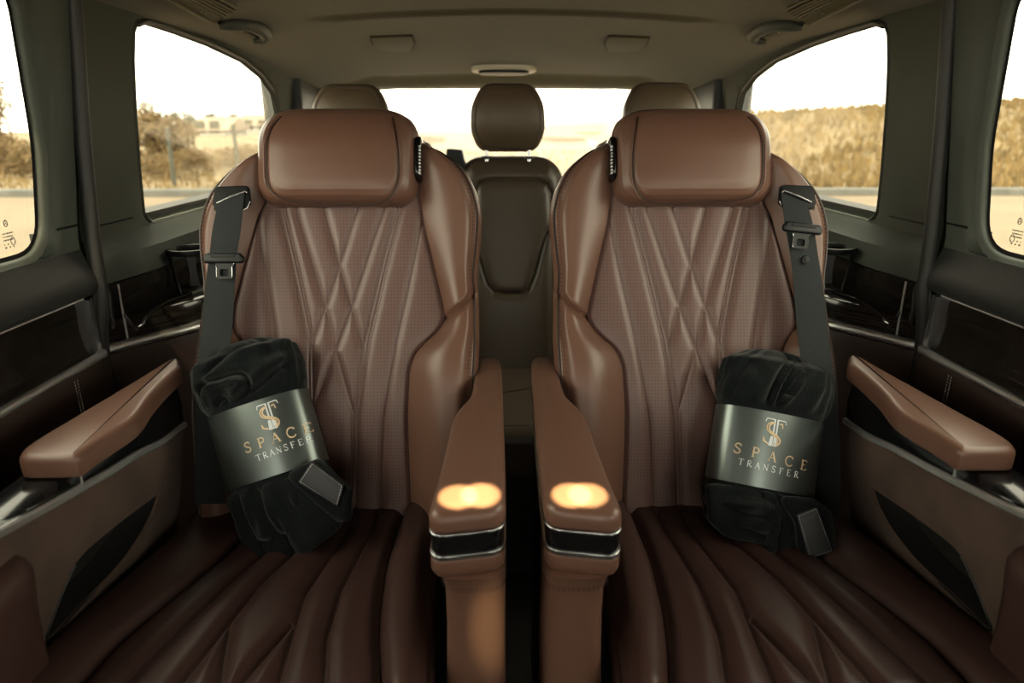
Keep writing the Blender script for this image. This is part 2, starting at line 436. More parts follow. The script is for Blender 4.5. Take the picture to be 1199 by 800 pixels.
# hinge between the wing of the headrest and the shoulder
hp = tr(494, 196, 0.02)
hm = MB(); fr_ = (S(HC[0] + hw - 0.004, HC[1] - 0.010, 0.0), E3 * -1, E2, E1)
hm.slab([(-.030, -.038), (.030, -.038), (.030, .045), (-.030, .045)], 0, 0.012, 0.004, fr_, corner=0.02)
hg = hm.build('headrest_hinge', 'black_gloss', head)
hm = MB()
for k in range(9):
    c = S(HC[0] + hw + 0.006, HC[1] - 0.036 + k * 0.006, 0.020); hm.tube([c + E3 * -0.03, c + E3 * 0.012], 0.0022, 6)
hm.build('hinge_rib', 'satin_metal', hg)

# escutcheon the belt comes out of
ep = [tr(x, y, .045) for x, y in ((253, 219), (292, 218), (294, 240), (285, 246), (254, 247), (250, 240))]
em = MB(); em.slab(ep, 0.040, 0.052, 0.003, (SO, E1, E2, E3), corner=0.008)
esc = em.build('belt_escutcheon', 'plate_black', seat)
em = MB(); em.tube([S(*tr(254, 238, .055), .054), S(*tr(270, 231, .055), .056), S(*tr(287, 224, .055), .055), S(*tr(289, 226, .055), .054)], 0.0018, 8); em.build('belt_slot_rim', 'chrome', esc)
em = MB(); em.tube([S(*tr(251, 243, .05), .050), S(*tr(252, 247, .05), .052), S(*tr(255, 247.5, .05), .052)], 0.0011, 6); em.build('escutcheon_rim', 'chrome', esc)
em = MB(); em.tube([S(*tr(283, 247, .05), .052), S(*tr(290, 244, .05), .052), S(*tr(293.5, 236, .05), .052)], 0.0011, 6)
em.build('escutcheon_rim', 'chrome', esc)

# cushion --------------------------------------------------------------------
CS = 0.10
def cz(y): return 0.455 + (1.12 - y) * CS
CN = Vector((0, CS, 1)).normalized()
def trc(px, py): p = on_plane(px, py, (0, 1.12, 0.455), CN); return (p.x, p.y)
def cbound(trace):
    P = sorted([trc(x, y) for x, y in trace], key=lambda p: p[1])
    x0, y0 = P[0]; sl = (P[1][0] - x0) / (P[1][1] - y0)
    P = [(x0 + sl * (0.5 - y0), 0.5)] + P
    yy = np.linspace(0.5, 1.2, 300); xx = np.interp(yy, [p[1] for p in P], [p[0] for p in P])
    k = np.ones(25) / 25; xx = np.convolve(np.pad(xx, 12, 'edge'), k, 'valid')
    return lambda y: np.interp(y, yy, xx)
CIN = cbound([(474, 598), (467, 611), (452, 660), (445, 709), (443, 750), (445, 791)])
CEI = cbound([(508, 600), (505, 640), (501, 670), (500, 720), (498, 779)])
COUT = cbound([(303, 612), (253, 660), (180, 718), (136, 756), (97, 800)])
CEO = cbound([(222, 600), (215, 615), (140, 680), (65, 745), (38, 770)])
CQ = [[(441, 606), (435, 623), (399, 693), (383, 750), (380, 800)], [(412, 606), (402, 631), (357, 699), (338, 763), (327, 800)],
      [(386, 606), (370, 625), (338, 655), (304, 687), (270, 731), (215, 800)], [(352, 606), (330, 632), (262, 690), (206, 745), (150, 800)],
      [(270, 731), (259, 800)], [(343, 734), (285, 800)]]
CQ = [[trc(*p) for p in l] for l in CQ]
CQ = [l + [(l[-1][0] + (l[-1][0] - l[-2][0]) * 3, l[-1][1] + (l[-1][1] - l[-2][1]) * 3)] for l in CQ]
YB, YF = 1.14, 0.60
def cushion(l, r, name, mname, na, quilt, lift, edge=0):
    y = np.linspace(YB, YF - 0.06, 300); yc = np.maximum(y, YF)
    L, R = l(y), r(y); s = np.linspace(0, 1, na)
    X = L[:, None] + (R - L)[:, None] * s; Y = np.repeat(y[:, None], na, 1)
    e = np.minimum(X - L[:, None], R[:, None] - X)
    Z = cz(Y) + lift * np.sin(np.clip(s, 0, 1) * PI)[None, :] ** 0.6 - 0.012 * np.exp(-(e / 0.009) ** 2)
    if quilt:
        D = np.full(X.shape, 9.0)
        for q in CQ: D = np.minimum(D, seg_dist(X, Y, q))
        Z = Z - 0.005 * np.exp(-(D / 0.0035) ** 2) + 0.007 * (1 - np.exp(-(D / 0.013) ** 2))
    Z = Z - 0.16 * np.clip((YF + 0.05 - Y) / 0.11, 0, 1) ** 2.2
    P = np.stack([X, Y, Z], -1)
    if edge:
        ex = []
        for dz, dx in ((.004, .004), (.014, .009), (.04, .010), (.09, .004)):
            q = P[:, -1 if edge > 0 else 0].copy(); q[:, 0] += edge * dx; q[:, 2] -= dz; ex.append(q)
        ex = np.stack(ex, 1)
        P = np.concatenate([P, ex], 1) if edge > 0 else np.concatenate([ex[:, ::-1], P], 1)
    front = P[-1:].copy(); front[..., 2] -= 0.10; front[..., 1] += 0.03
    P = np.concatenate([P, front], 0)
    return MB().grid(P, uv=P[..., :2]).build(name, mname, seat, angle=80), P
cushion(COUT, CIN, 'cushion_insert', 'cushion_perf_shaded', 220, True, 0.004)
_, Pi = cushion(CIN, CEI, 'cushion_bolster', 'leather_cushion_shaded', 40, False, 0.024, 1)
_, Po = cushion(CEO, COUT, 'cushion_bolster', 'leather_cushion_shaded', 50, False, 0.018, -1)
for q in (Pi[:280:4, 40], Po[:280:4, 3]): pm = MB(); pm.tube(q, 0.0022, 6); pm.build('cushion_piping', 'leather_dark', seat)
# plinth under the cushion
MB().box((-0.60, 0.62, 0.0), (-0.10, 1.15, 0.36), 0.02).build('seat_base', 'black_matte', seat)

# armrest by the aisle ---------------------------------------------------------
def plan(trace, z): return [tuple(on_z(x, y, z))[:2] for x, y in trace]
ZP = 0.715
pad_o = plan([(557, 427), (561, 421), (582, 421), (587, 430), (591, 525), (592, 575), (591, 594), (585, 601), (545, 606), (509, 609), (502, 603), (504, 590), (511, 568), (522, 525), (532, 487), (550, 465), (555, 442)], ZP)
pad_o = [tuple(p) for p in resample(smooth_path(pad_o + pad_o[:1], 90), 120, True)]
pm = MB(); pm.slab(pad_o, 0.694, 0.722, 0.014, r0=0.005)
arm = empty('armrest', (pad_o[0][0], 0.90, 0.69)); arm.parent = seat; arm.location = Vector(arm.location) - Vector(seat.location)
pm.build('armrest_pad', 'leather', arm)
sm = MB(); stitches(sm, [(p[0], p[1], 0.7195) for p in inset(pad_o, 0.0075)], 0.006, 0.0005); sm.build('pad_stitching', 'thread_brown', arm)
MB().slab(inset(pad_o, 0.0015), 0.664, 0.692, 0.002).build('gloss_band', 'black_gloss', arm)
for o_, z0, z1 in ((-.0005, .658, .6645), (-.0003, .6905, .6935)): m_ = MB(); m_.slab(inset(pad_o, o_), z0, z1, 0.001); m_.build('chrome_strip', 'chrome', arm)
MB().slab(inset(pad_o, 0.0), 0.628, 0.6575, 0.003, r0=0.016).build('armrest_collar', 'leather', arm)
fy = min(p[1] for p in pad_o)
xl, xr = on_y(520, 700, fy + 0.01).x, on_y(591, 700, fy + 0.01).x
cols = []
for z, gx, gy in ((0.634, 0.008, -0.002), (0.62, 0.003, 0.004), (0.60, 0.0, 0.008), (0.55, 0.0, 0.010), (0.48, 0.002, 0.010), (0.40, 0.006, 0.008), (0.25, 0.010, 0.008), (0.08, 0.012, 0.008)):
    o = round_poly([(xl - gx, fy + gy), (xr + 0.001, fy + gy), (xr + 0.001, fy + 0.13), (xl - gx, fy + 0.13)], 0.028, 7)
    cols.append([(p[0], p[1], z) for p in o])
m_ = MB(); m_.loft(cols); colm = m_.build('armrest_column', 'leather', arm)
for z in (0.616, 0.6125):
    sm = MB(); o = inset([(p[0], p[1]) for p in cols[1]], -0.0008); stitches(sm, [(p[0], p[1], z) for p in o], 0.006, 0.0005)
    sm.build('column_stitching', 'thread_brown', arm)
m_ = MB(); m_.box((xl + 0.012, fy + 0.12, 0.10), (xr - 0.004, 1.12, 0.63), 0.01); m_.build('armrest_side_panel', 'leather_dark', arm)

# armrest by the side wall ------------------------------------------------------
pado = plan([(213, 438), (195, 455), (178, 474), (160, 499), (125, 523), (99, 541), (90, 546), (30, 547), (24, 543), (37, 529), (95, 493), (160, 453), (197, 430), (210, 427)], .730)
pado = [tuple(p) for p in resample(smooth_path(pado + pado[:1], 90), 120, True)]
arm2 = empty('armrest', (pado[0][0], 0.95, 0.66)); arm2.parent = seat; arm2.location = Vector(arm2.location) - Vector(seat.location)
MB().slab(pado, 0.713, 0.745, 0.011, r0=0.003).build('armrest_pad', 'leather', arm2)
sm = MB(); stitches(sm, [(p[0], p[1], 0.7425) for p in inset(pado, 0.006)], 0.006, 0.0006); sm.build('pad_stitching', 'thread_tan', arm2)
# gloss rail under the pad, its satin strip, and the suede side with its pocket
XS = -0.600
rail = [on_x(x, y, XS) for x, y in ((215, 494), (190, 513), (160, 528), (120, 552), (60, 585), (0, 617), (-60, 648), (-130, 690))]
rp = smooth_path([tuple(p) for p in rail], 60)
up = 0.030
prof_r = [(0.0, -0.012), (0.004, -0.010), (0.0045, -0.001), (0.001, 0.0)]
m_ = MB()
L = []
for p in rp: L.append([(p[0] + a, p[1], p[2] + b) for a, b in ((-0.02, -0.012), (0.003, -0.012), (0.0055, -0.009), (0.0055, -0.003), (0.003, 0.0), (-0.02, 0.0))])
m_.loft(L); m_.build('satin_strip', 'satin_metal', arm2)
m_ = MB(); L = []
for p in rp:
    t = 0.711
    L.append([(p[0] + a, p[1], z) for a, z in ((-0.060, p[2]), (0.0, p[2]), (0.002, (p[2] + t) / 2), (-0.002, t - 0.003), (-0.006, t), (-0.060, t))])
m_.loft(L); rl = m_.build('gloss_rail', 'black_gloss', arm2)
# seat-adjuster mark and switch gap on the rail
m_ = MB()
for x, y0, y1 in ((0.001, 0.822, 0.825),):
    m_.box((XS - 0.004, y0, 0.680), (XS + 0.0035, y1, 0.709), 0.0008)
m_.build('switch_gap', 'satin_metal', arm2)
# suede side with a cut-out pocket
def sx(y, z): return XS - 0.004 - 0.035 * max(0.0, (0.66 - z) / 0.2) ** 1.3
pk = [on_x(x, y, XS - 0.02) for x, y in ((187, 579), (183, 602), (170, 632), (145, 668), (105, 708), (63, 752), (66, 722), (74, 690), (84, 663), (100, 644), (140, 612))]
pk = resample(smooth_path([(p.y, p.z) for p in pk] + [(pk[0].y, pk[0].z)], 100), 96, True)
pc = pk.mean(0)
rtop = lambda y: float(np.interp(y, rp[::-1, 1] if rp[0, 1] > rp[-1, 1] else rp[:, 1], rp[::-1, 2] if rp[0, 1] > rp[-1, 1] else rp[:, 2])) - 0.01
def outer_pt(p, y0=0.52, y1=1.13):
    d = np.array(p) - pc; best = 9
    for k in range(1, 400):
        q = pc + d * (1 + k * 0.03)
        if q[0] < y0 or q[0] > y1 or q[1] < 0.40 or q[1] > rtop(q[0]): return (min(max(q[0], y0), y1), min(max(q[1], 0.40), rtop(min(max(q[0], y0), y1))))
    return tuple(q)
oo = [outer_pt(p) for p in pk]
rings = []
pk2 = inset([tuple(p) for p in pk], -0.0015)
rings.append([(sx(*p) - 0.004, *p) for p in pk]); rings.append([(sx(*p), *p) for p in pk2])
for f in np.linspace(0.08, 1, 14):
    rings.append([(sx(*(np.array(p) * (1 - f) + np.array(q) * f)), *(np.array(p) * (1 - f) + np.array(q) * f)) for p, q in zip(pk2, oo)])
m_ = MB(); m_.loft(rings, False, False); sp_ = m_.build('suede_side_panel', 'suede', arm2)
m_ = MB(); m_.loft([[(sx(*p) - d_, *(pc + (p - pc) * k_)) for p in pk] for d_, k_ in ((.004, 1), (.045, 1.0), (.052, .96), (.054, .5))], False, True); m_.build('pocket', 'black_matte', arm2)
m_ = MB(); m_.tube([(sx(*p) + 0.0005, *p) for p in pk[30:62]], 0.0014, 6); m_.build('pocket_rim', 'black_plastic', arm2)
m_ = MB(); m_.box((XS - 0.120, 0.52, 0.05), (XS - 0.098, 1.13, 0.655), 0.004); m_.build('armrest_side_panel', 'leather_dark', arm2)
# front column with its rounded head
cols = []
for z, k, dy in ((0.05, .9, 0.0), (0.30, .9, 0.0), (0.50, .92, 0.0), (0.57, .94, 0), (0.605, 1.0, -0.003), (0.63, 1.08, -0.006), (0.648, 1.08, -0.004), (0.660, .95, .0), (0.667, .75, .006), (0.669, .4, .01)):
    o = round_poly([(-0.052 * k, -0.05 * k + dy), (0.052 * k, -0.05 * k + dy), (0.052 * k, 0.05 * k + dy), (-0.052 * k, 0.05 * k + dy)], 0.034 * k, 7)
    cols.append([(-0.636 + p[0], 0.655 + p[1], z) for p in o])
m_ = MB(); m_.loft(cols); m_.build('armrest_column', 'leather_cushion_shaded', arm2)

seat_right = mirror_tree(seat, None, 'brown quilted leather seat right of the aisle, holding the blanket with an open fold')
# ---------------------------------------------------------------- seat belts
def belt(side, trace, tongue, button, label):
    """trace: centre of the webbing (px, py, width px, height over the seat plane)"""
    root = empty('seat_belt', (side * 0.5, 1.10, 0.45), label, 'seat belt', 'seat belts')
    pts = []
    for px, py, w, n, *dy in trace:
        dy = dy[0] if dy else 0
        a = on_plane(px - w / 2, py - dy, S(0, 0, n), E3); b = on_plane(px + w / 2, py + dy, S(0, 0, n), E3); pts.append((*a, *b))
    P = smooth_path(pts, 120)
    A, B = P[:, :3], P[:, 3:]
    s = np.linspace(0, 1, 9)
    L = np.r_[0, np.cumsum(np.linalg.norm(np.diff(A, axis=0), axis=1))]
    top = A[:, None] + (B - A)[:, None] * s[None, :, None]
    bow = (0.0015 * np.sin(s * PI))[None, :, None] * nE3
    g = np.concatenate([top + bow, (top + bow - nE3 * 0.0016)[:, ::-1]], 1)
    uv = np.zeros(g.shape[:2] + (2,)); uv[..., 0] = np.concatenate([s, s[::-1]])[None] * 0.048; uv[..., 1] = L[:, None]
    MB().grid(g, cv=True, uv=uv).build('webbing', 'webbing', root, angle=80)
    # latch plate
    cx, cy, tilt, n = tongue
    c = on_plane(cx, cy, S(0, 0, n), E3)
    ca, sa = math.cos(tilt), math.sin(tilt)
    u = E1 * ca + E2 * sa; v = E2 * ca - E1 * sa
    m = MB(); m.slab([(-.034, -.007), (.034, -.007), (.036, .003), (.030, .011), (-.030, .011), (-.036, .003)], -.004, .009, .004, (c, u, v, E3), corner=.006)
    lp = m.build('latch_grip', 'black_plastic', root)
    m = MB(); m.slab([(-.022, .003), (.022, .003), (.022, .009), (-.022, .009)], .008, .0102, .001, (c, u, v, E3), corner=.003); m.build('grip_slot', 'black_matte', lp)
    o = round_poly([(-.019, -.005), (.019, -.005), (.0135, -.013), (.0135, -.034), (-.0135, -.034), (-.0135, -.013)], .004, 3)
    i = round_poly([(-.0075, -.017), (.0075, -.017), (.0075, -.030), (-.0075, -.030)], .003, 3)
    n_ = 64
    oo, ii = resample(o, n_, True), resample(i, n_, True)
    k = int(np.argmin(np.hypot(ii[:, 0] - ii[:, 0].min(), ii[:, 1] - ii[:, 1].min()))); ko = int(np.argmin(np.hypot(oo[:, 0] + .0135, oo[:, 1] + .034)))
    def al(loop, ref):
        ar = np.sum(loop[:, 0] * np.roll(loop[:, 1], -1) - np.roll(loop[:, 0], -1) * loop[:, 1]); return loop if ar > 0 else loop[::-1]
    oo, ii = al(oo, 0), al(ii, 0)
    oc = np.array([np.argmin(np.abs(np.angle(np.exp(1j * (np.arctan2(oo[:, 1] + .0235, oo[:, 0]) - np.arctan2(q[1] + .0235, q[0])))))) for q in ii])
    oo = oo[oc]
    f = lambda q, h: c + u * q[0] + v * q[1] + E3 * h
    m = MB(); m.loft([[f(q, 0.0) for q in oo], [f(q, .0035) for q in oo], [f(q, .0035) for q in ii], [f(q, 0.0) for q in ii]], False, False)
    m.build('latch_plate', 'black_plastic', root)
    m = MB(); m.tube([f(q, .0030) for q in o[2:] + o[:1]], .0007, 5)
    m.build('latch_edge', 'chrome', root)
    if button:
        c = on_plane(button[0], button[1], S(0, 0, button[2]), E3)
        m = MB(); m.slab([(.0075 * math.cos(t), .0075 * math.sin(t)) for t in np.linspace(0, 2 * PI, 24, endpoint=False)], 0, .004, .002, (c, E1, E2, E3)); m.build('stop_button', 'black_plastic', root)
        m = MB(); m.slab([(.004 * math.cos(t), .004 * math.sin(t)) for t in np.linspace(0, 2 * PI, 24, endpoint=False)], .003, .0055, .0015, (c, E1, E2, E3)); m.build('button_cap', 'black_matte', root)
    return root
belt(-1, [(271, 232, 30, .056, -6), (269, 243, 31, .057, -3), (265, 270, 33, .056), (261, 300, 32, .056), (258, 330, 34, .056), (254, 380, 36, .066), (249, 430, 36, .080), (246, 500, 36, .084), (246, 590, 36, .075)],
     (263, 304, 0.0, .060), None, 'black seat belt with its latch plate level, hanging down the left captain seat')
belt(1, [(930, 232, 30, .056, 6), (932, 243, 31, .057, 3), (937, 270, 33, .056), (942, 300, 32, .056), (946, 330, 34, .056), (951, 380, 36, .066), (957, 430, 36, .080), (965, 500, 35, .084), (968, 600, 34, .075)],
     (938.5, 269, -0.12, .060), (942.5, 304.5, .058), 'black seat belt with a round stop button below its tilted latch plate')

# ---------------------------------------------------------------- rolled fleece blankets in paper bands
GLYPH = {
 'S': [([(.80, .80), (.74, .93), (.52, 1.0), (.30, .94), (.22, .77), (.34, .60), (.62, .46), (.80, .28), (.72, .08), (.48, 0), (.26, .06), (.17, .22)], .10)],
 'P': [([(.25, 0), (.25, 1)], .13), ([(.25, .97), (.55, .98), (.78, .88), (.80, .68), (.66, .50), (.25, .47)], .09), ([(.08, .02), (.42, .02)], .05), ([(.10, .98), (.30, .98)], .05)],
 'A': [([(.10, .0), (.48, 1.0)], .06), ([(.46, 1.0), (.88, 0)], .14), ([(.26, .38), (.70, .38)], .06), ([(-.02, .02), (.22, .02)], .05), ([(.74, .02), (1.02, .02)], .05)],
 'C': [([(.92, .80), (.82, .93), (.58, 1.0), (.28, .90), (.12, .62), (.13, .35), (.30, .09), (.60, 0), (.84, .07), (.94, .22)], .10), ([(.92, .72), (.92, .94)], .05)],
 'E': [([(.25, 0), (.25, 1)], .13), ([(.10, .98), (.78, .98), (.80, .82)], .06), ([(.25, .52), (.64, .52)], .06), ([(.10, .02), (.80, .02), (.86, .20)], .06)],
 'T': [([(.5, 0), (.5, 1)], .13), ([(.08, .82), (.12, .97), (.88, .97), (.92, .82)], .06), ([(.34, .02), (.66, .02)], .05)],
 'R': [([(.22, 0), (.22, 1)], .13), ([(.22, .97), (.50, .98), (.70, .88), (.71, .70), (.58, .53), (.22, .50)], .08), ([(.44, .50), (.66, .20), (.96, 0)], .12), ([(.06, .02), (.38, .02)], .05)],
 'N': [([(.16, 0), (.16, 1)], .06), ([(.10, 1), (.86, 0)], .13), ([(.86, 0), (.86, 1)], .06), ([(.02, .02), (.30, .02)], .05), ([(.72, .98), (1.0, .98)], .05)],
 'F': [([(.25, 0), (.25, 1)], .13), ([(.10, .98), (.80, .98), (.82, .80)], .06), ([(.25, .52), (.66, .52)], .06), ([(.10, .02), (.42, .02)], .05)],
}
TEE = [([(.02, .86), (.06, .985), (.46, .985)], .04), ([(.44, 1.0), (.44, .42)], .085), ([(.36, .36), (.30, .0)], .06), ([(.41, .36), (.40, .0)], .13), ([(.58, 1.0), (.58, .42)], .085), ([(.52, .36), (.50, .02)], .05), ([(.57, .36), (.62, .0)], .13), ([(.56, .985), (.94, .985), (.98, .86)], .04), ([(.28, .02), (.66, .02)], .03)]
ESS = [([(.83, .70), (.80, .86), (.66, .84)], .05), ([(.44, .86), (.28, .80), (.20, .68), (.24, .58), (.36, .50), (.62, .40), (.76, .30), (.80, .20), (.74, .10), (.60, .04)], .065),
       ([(.36, .88), (.16, .80), (.10, .66), (.16, .54), (.30, .46), (.55, .36), (.68, .26), (.69, .16), (.62, .09)], .045), ([(.02, .26), (.07, .13), (.26, .06)], .06), ([(.02, .28), (.02, .12)], .05)]
def strokes(mb, glyph, put, k_=.65):
    for line, w in glyph:
        P = smooth_path([(*p, 0) for p in line], 20)[:, :2] if len(line) > 3 else resample(line, 14)
        k = len(mb.v); n = len(P)
        for i in range(n):
            t = P[min(i + 1, n - 1)] - P[max(i - 1, 0)]; t = t / (np.linalg.norm(t) + 1e-9); nn = np.array((-t[1], t[0])) * w * k_
            for q in (P[i] + nn, P[i], P[i] - nn): mb.v.append(tuple(put(q[0], q[1])))
        for i in range(n - 1):
            for j in (0, 1): a = k + i * 3 + j; mb.f.append((a, a + 1, a + 4, a + 3))

def blanket(label, cpx, tilt, nC, wb, db, vb, top, bot, folds, seed, ridges, texts):
    """a fleece roll standing on the cushion and leaning on the back: cpx = picture point of the band's middle,
    wb/db = half width and depth at the band, vb = band's ends along the roll, top/bot = ends of the roll"""
    c = on_plane(cpx[0], cpx[1], S(0, 0, nC + db), E3) - E3 * db
    ca, sa = math.cos(tilt), math.sin(tilt)
    U, V, N = E1 * ca + E2 * sa, E2 * ca - E1 * sa, E3
    LEAN = math.radians(9.0); V, N = V * math.cos(LEAN) - N * math.sin(LEAN), N * math.cos(LEAN) + V * math.sin(LEAN)     # its foot stands forward of the back
    c = on_plane(cpx[0], cpx[1], S(0, 0, nC + db), E3) - N * db
    root = empty('fleece_blanket', tuple(c - V * (-bot[0] if bot[0] > 0 else 0)), label, 'blanket', 'rolled blankets')
    root.location = c + V * bot[0]
    def at(u, v, n): return c + U * u + V * v + N * n
    def uv(px, py, n=None):
        p = on_plane(px, py, at(0, 0, db if n is None else n), N) - c; return (p.dot(U), p.dot(V))
    PW = 2.5
    vs_k = [bot[0], bot[0] + .012, bot[0] + .05, vb[0] - .018, vb[0] - .002, vb[0] + .008, 0, vb[1] - .008, vb[1] + .002, vb[1] + .018, top[0] - .045, top[0] - .012, top[0]]
    ws_k = [bot[1] * .72, bot[1] * .97, bot[1] * 1.02, wb * 1.02, wb * .97, wb * .955, wb * .955, wb * .955, wb * .97, wb * 1.03, top[1] * 1.0, top[1] * .95, top[1] * .70]
    ds_k = [bot[2] * .55, bot[2] * .92, bot[2], db * 1.08, db * .97, db * .95, db * .95, db * .95, db * .97, db * 1.10, top[2], top[2] * .88, top[2] * .5]
    ox_k = [bot[3], bot[3], bot[3] * .8, 0, 0, 0, 0, 0, 0, 0, top[3] * .7, top[3], top[3]]
    nv, nt = 230, 260
    vv = np.linspace(bot[0], top[0], nv); k = np.ones(5) / 5
    sm_ = lambda a: np.convolve(np.pad(np.interp(vv, vs_k, a), 2, 'edge'), k, 'valid')
    w, d, ox = sm_(ws_k), sm_(ds_k), sm_(ox_k)
    th = np.linspace(0, 2 * PI, nt, endpoint=False)
    cs, sn = np.cos(th), np.sin(th)
    su = np.sign(cs) * np.abs(cs) ** (2 / PW); sv = np.sign(sn) * np.abs(sn) ** (2 / PW)
    Ugrid = w[:, None] * su[None] + ox[:, None]; Ngrid = d[:, None] * sv[None]; Vg = np.repeat(vv[:, None], nt, 1)
    # folds pressed into the nap
    outb = np.clip(np.maximum(vb[0] - .006 - Vg, Vg - vb[1] - .006) / .014, 0, 1)
    disp = np.zeros_like(Vg)
    for line, amp, wd in ridges:
        L = [uv(*p) for p in line]; L = [tuple(q) for q in smooth_path([(*p, 0) for p in L], 30)[:, :2]] if len(L) > 2 else L
        D = seg_dist(Ugrid, Vg, L); disp += amp * np.exp(-(D / wd) ** 2) * (Ngrid > -0.01)
    rnd = random.Random(seed); ph = [rnd.uniform(0, 6) for _ in range(8)]
    disp += .0035 * np.sin(th[None] * 7 + ph[0] + Vg * 24) * np.sin(Vg * 30 + ph[1]) + .002 * np.sin(th[None] * 15 + Vg * 60 + ph[2])
    disp = np.clip(disp, -.022, .018) * outb
    nu = np.cos(th)[None]; nn = np.sin(th)[None]
    Ugrid = Ugrid + disp * nu; Ngrid = Ngrid + disp * nn
    P = np.array(c) + Ugrid[..., None] * np.array(U) + Vg[..., None] * np.array(V) + Ngrid[..., None] * np.array(N)
    # domed ends
    loops = [P[i] for i in range(nv)]
    def dome(L, dv):
        m = L.mean(0); return [m + (L - m) * f + np.array(V) * dv * g for f, g in ((.85, .35), (.6, .7), (.3, .92), (.05, 1.0))]
    loops = [x for x in dome(loops[0], -.010)[::-1]] + loops + dome(loops[-1], .016)
    m = MB(); m.loft(loops); m.build('fleece_body', 'fleece', root, angle=180)
    # the loose corners that spill below the band
    for quad, n0, th_, patch in folds:
        q = [uv(x, y, n0) for x, y in quad]
        o = [tuple(p) for p in resample(round_poly(q, .012, 4), 60, True)]
        rings = []
        cc = np.mean(np.array(o), 0)
        for s_, h in ((.3, 0), (.7, 0), (.93, .001), (1.0, .3), (1.0, .7), (.94, .95), (.7, 1.0), (.4, 1.0), (.1, 1.0)):
            ring = []
            for p in o:
                pu, pv = cc[0] + (p[0] - cc[0]) * s_, cc[1] + (p[1] - cc[1]) * s_
                wob = .004 * math.sin(pu * 90 + seed) + .003 * math.sin(pv * 120 + seed * 2)
                ring.append(at(pu, pv, n0 - th_ + th_ * h + wob * .6))
            rings.append(ring)
        m = MB(); m.loft(rings); m.build('loose_fold', 'fleece', root, angle=180)
        if patch:
            q = [uv(x, y, n0 + .004) for x, y in patch]
            m = MB(); m.slab(q, n0 + .001, n0 + .0065, .0015, (c, U, V, N), corner=.003)
            pt = m.build('leather_patch', 'patch', root)
            m = MB(); stitches(m, [at(x, y, n0 + .0066) for x, y in inset(q, .003) + inset(q, .003)[:1]], .004, .0005); m.build('patch_stitching', 'satin_metal', pt)
    # paper band
    def bn(u): return db * max(0.0, 1 - min(1, abs(u) / wb) ** PW) ** (1 / PW)
    bl = []
    for v in np.linspace(vb[0], vb[1], 12):
        bl.append([at(wb * su[j], v, db * sv[j]) for j in range(nt)])
    m = MB(); m.loft(bl, False, False)
    inner = [[at((wb - .001) * su[j], v, (db - .001) * sv[j]) for j in range(nt)] for v in (vb[0], vb[1])]
    m.loft([bl[0], inner[0]], False, False); m.loft([bl[-1], inner[1]], False, False)
    band = m.build('paper_band', 'band', root, angle=70)
    # printing on the band
    def word(txt, p0, p1, hgt, name, mname, wf):
        a, b = uv(*p0), uv(*p1); mb = MB()
        for i, ch in enumerate(txt):
            t = i / (len(txt) - 1); u0, v0 = a[0] + (b[0] - a[0]) * t, a[1] + (b[1] - a[1]) * t
            dr = math.atan2(b[1] - a[1], b[0] - a[0]); cd, sd = math.cos(dr), math.sin(dr)
            def put(x, y):
                x = (x - .5) * hgt * wf; y = (y - .5) * hgt
                u, v = u0 + x * cd - y * sd, v0 + x * sd + y * cd
                return at(u, v, bn(u) + .0007)
            strokes(mb, GLYPH[ch], put)
        mb.build(name, mname, band, fix=False)
    word('SPACE', texts['sp'][0], texts['sp'][1], texts['sp'][2], 'gold_lettering', 'gold', .9)
    word('TRANSFER', texts['tr'][0], texts['tr'][1], texts['tr'][2], 'silver_lettering', 'silver', .85)
    e0 = uv(*texts['em'][0]); hh_, ww_ = texts['em'][1], texts['em'][2]
    dr = texts['em'][3]; cd, sd = math.cos(dr), math.sin(dr)
    def pute(lift):
        def put(x, y):
            x = (x - .5) * ww_; y = (y - .5) * hh_; u, v = e0[0] + x * cd - y * sd, e0[1] + x * sd + y * cd
            return at(u, v, bn(u) + lift)
        return put
    mb = MB(); strokes(mb, TEE, pute(.0006), .46); mb.build('silver_monogram', 'silver', band, fix=False)
    mb = MB(); strokes(mb, ESS, pute(.0011), .52); mb.build('gold_monogram', 'gold', band, fix=False)
    return root

blanket('black fleece blanket with a spiral rolled top, in a grey paper band', (300, 514), math.radians(18), .084, .089, .052, (-.068, .062),
        (.165, .097, .066, -.004), (-.172, .088, .062, .004),
        [([(302, 569), (337, 559), (402, 610), (392, 624), (350, 655), (340, 640)], .058, .02, None),
         ([(264, 582), (280, 574), (300, 620), (310, 658), (300, 657), (276, 622)], .050, .02, None),
         ([(278, 576), (304, 568), (346, 652), (306, 660), (296, 620)], .046, .02, None),
         ([(331, 556), (372, 536), (412, 575), (410, 612), (392, 612)], .070, .018, [(349, 565), (366, 540), (403, 568), (396, 594)])], 3,
        [([(240, 438), (260, 418), (283, 403), (310, 394)], -.012, .006), ([(246, 446), (268, 424), (292, 409), (320, 400)], .008, .010),
         ([(288, 466), (307, 450), (330, 428)], -.010, .006), ([(276, 456), (300, 440), (325, 420)], .007, .009),
         ([(234, 475), (230, 462), (240, 450), (260, 443), (283, 438), (293, 447), (285, 463), (270, 477)], -.012, .005),
         ([(240, 476), (238, 464), (246, 455), (262, 449), (280, 446), (285, 452), (276, 464)], .008, .006),
         ([(253, 480), (255, 472), (262, 467), (268, 474)], -.011, .004),
         ([(272, 580), (290, 625), (302, 655)], -.012, .006), ([(296, 572), (318, 620), (335, 650)], -.014, .006), ([(330, 575), (352, 610), (372, 636)], -.008, .006)],
        {'sp': ((290, 524), (355, 501), .0165), 'tr': ((303, 536), (357, 515), .0105), 'em': ((316, 487), .046, .037, math.radians(2))})
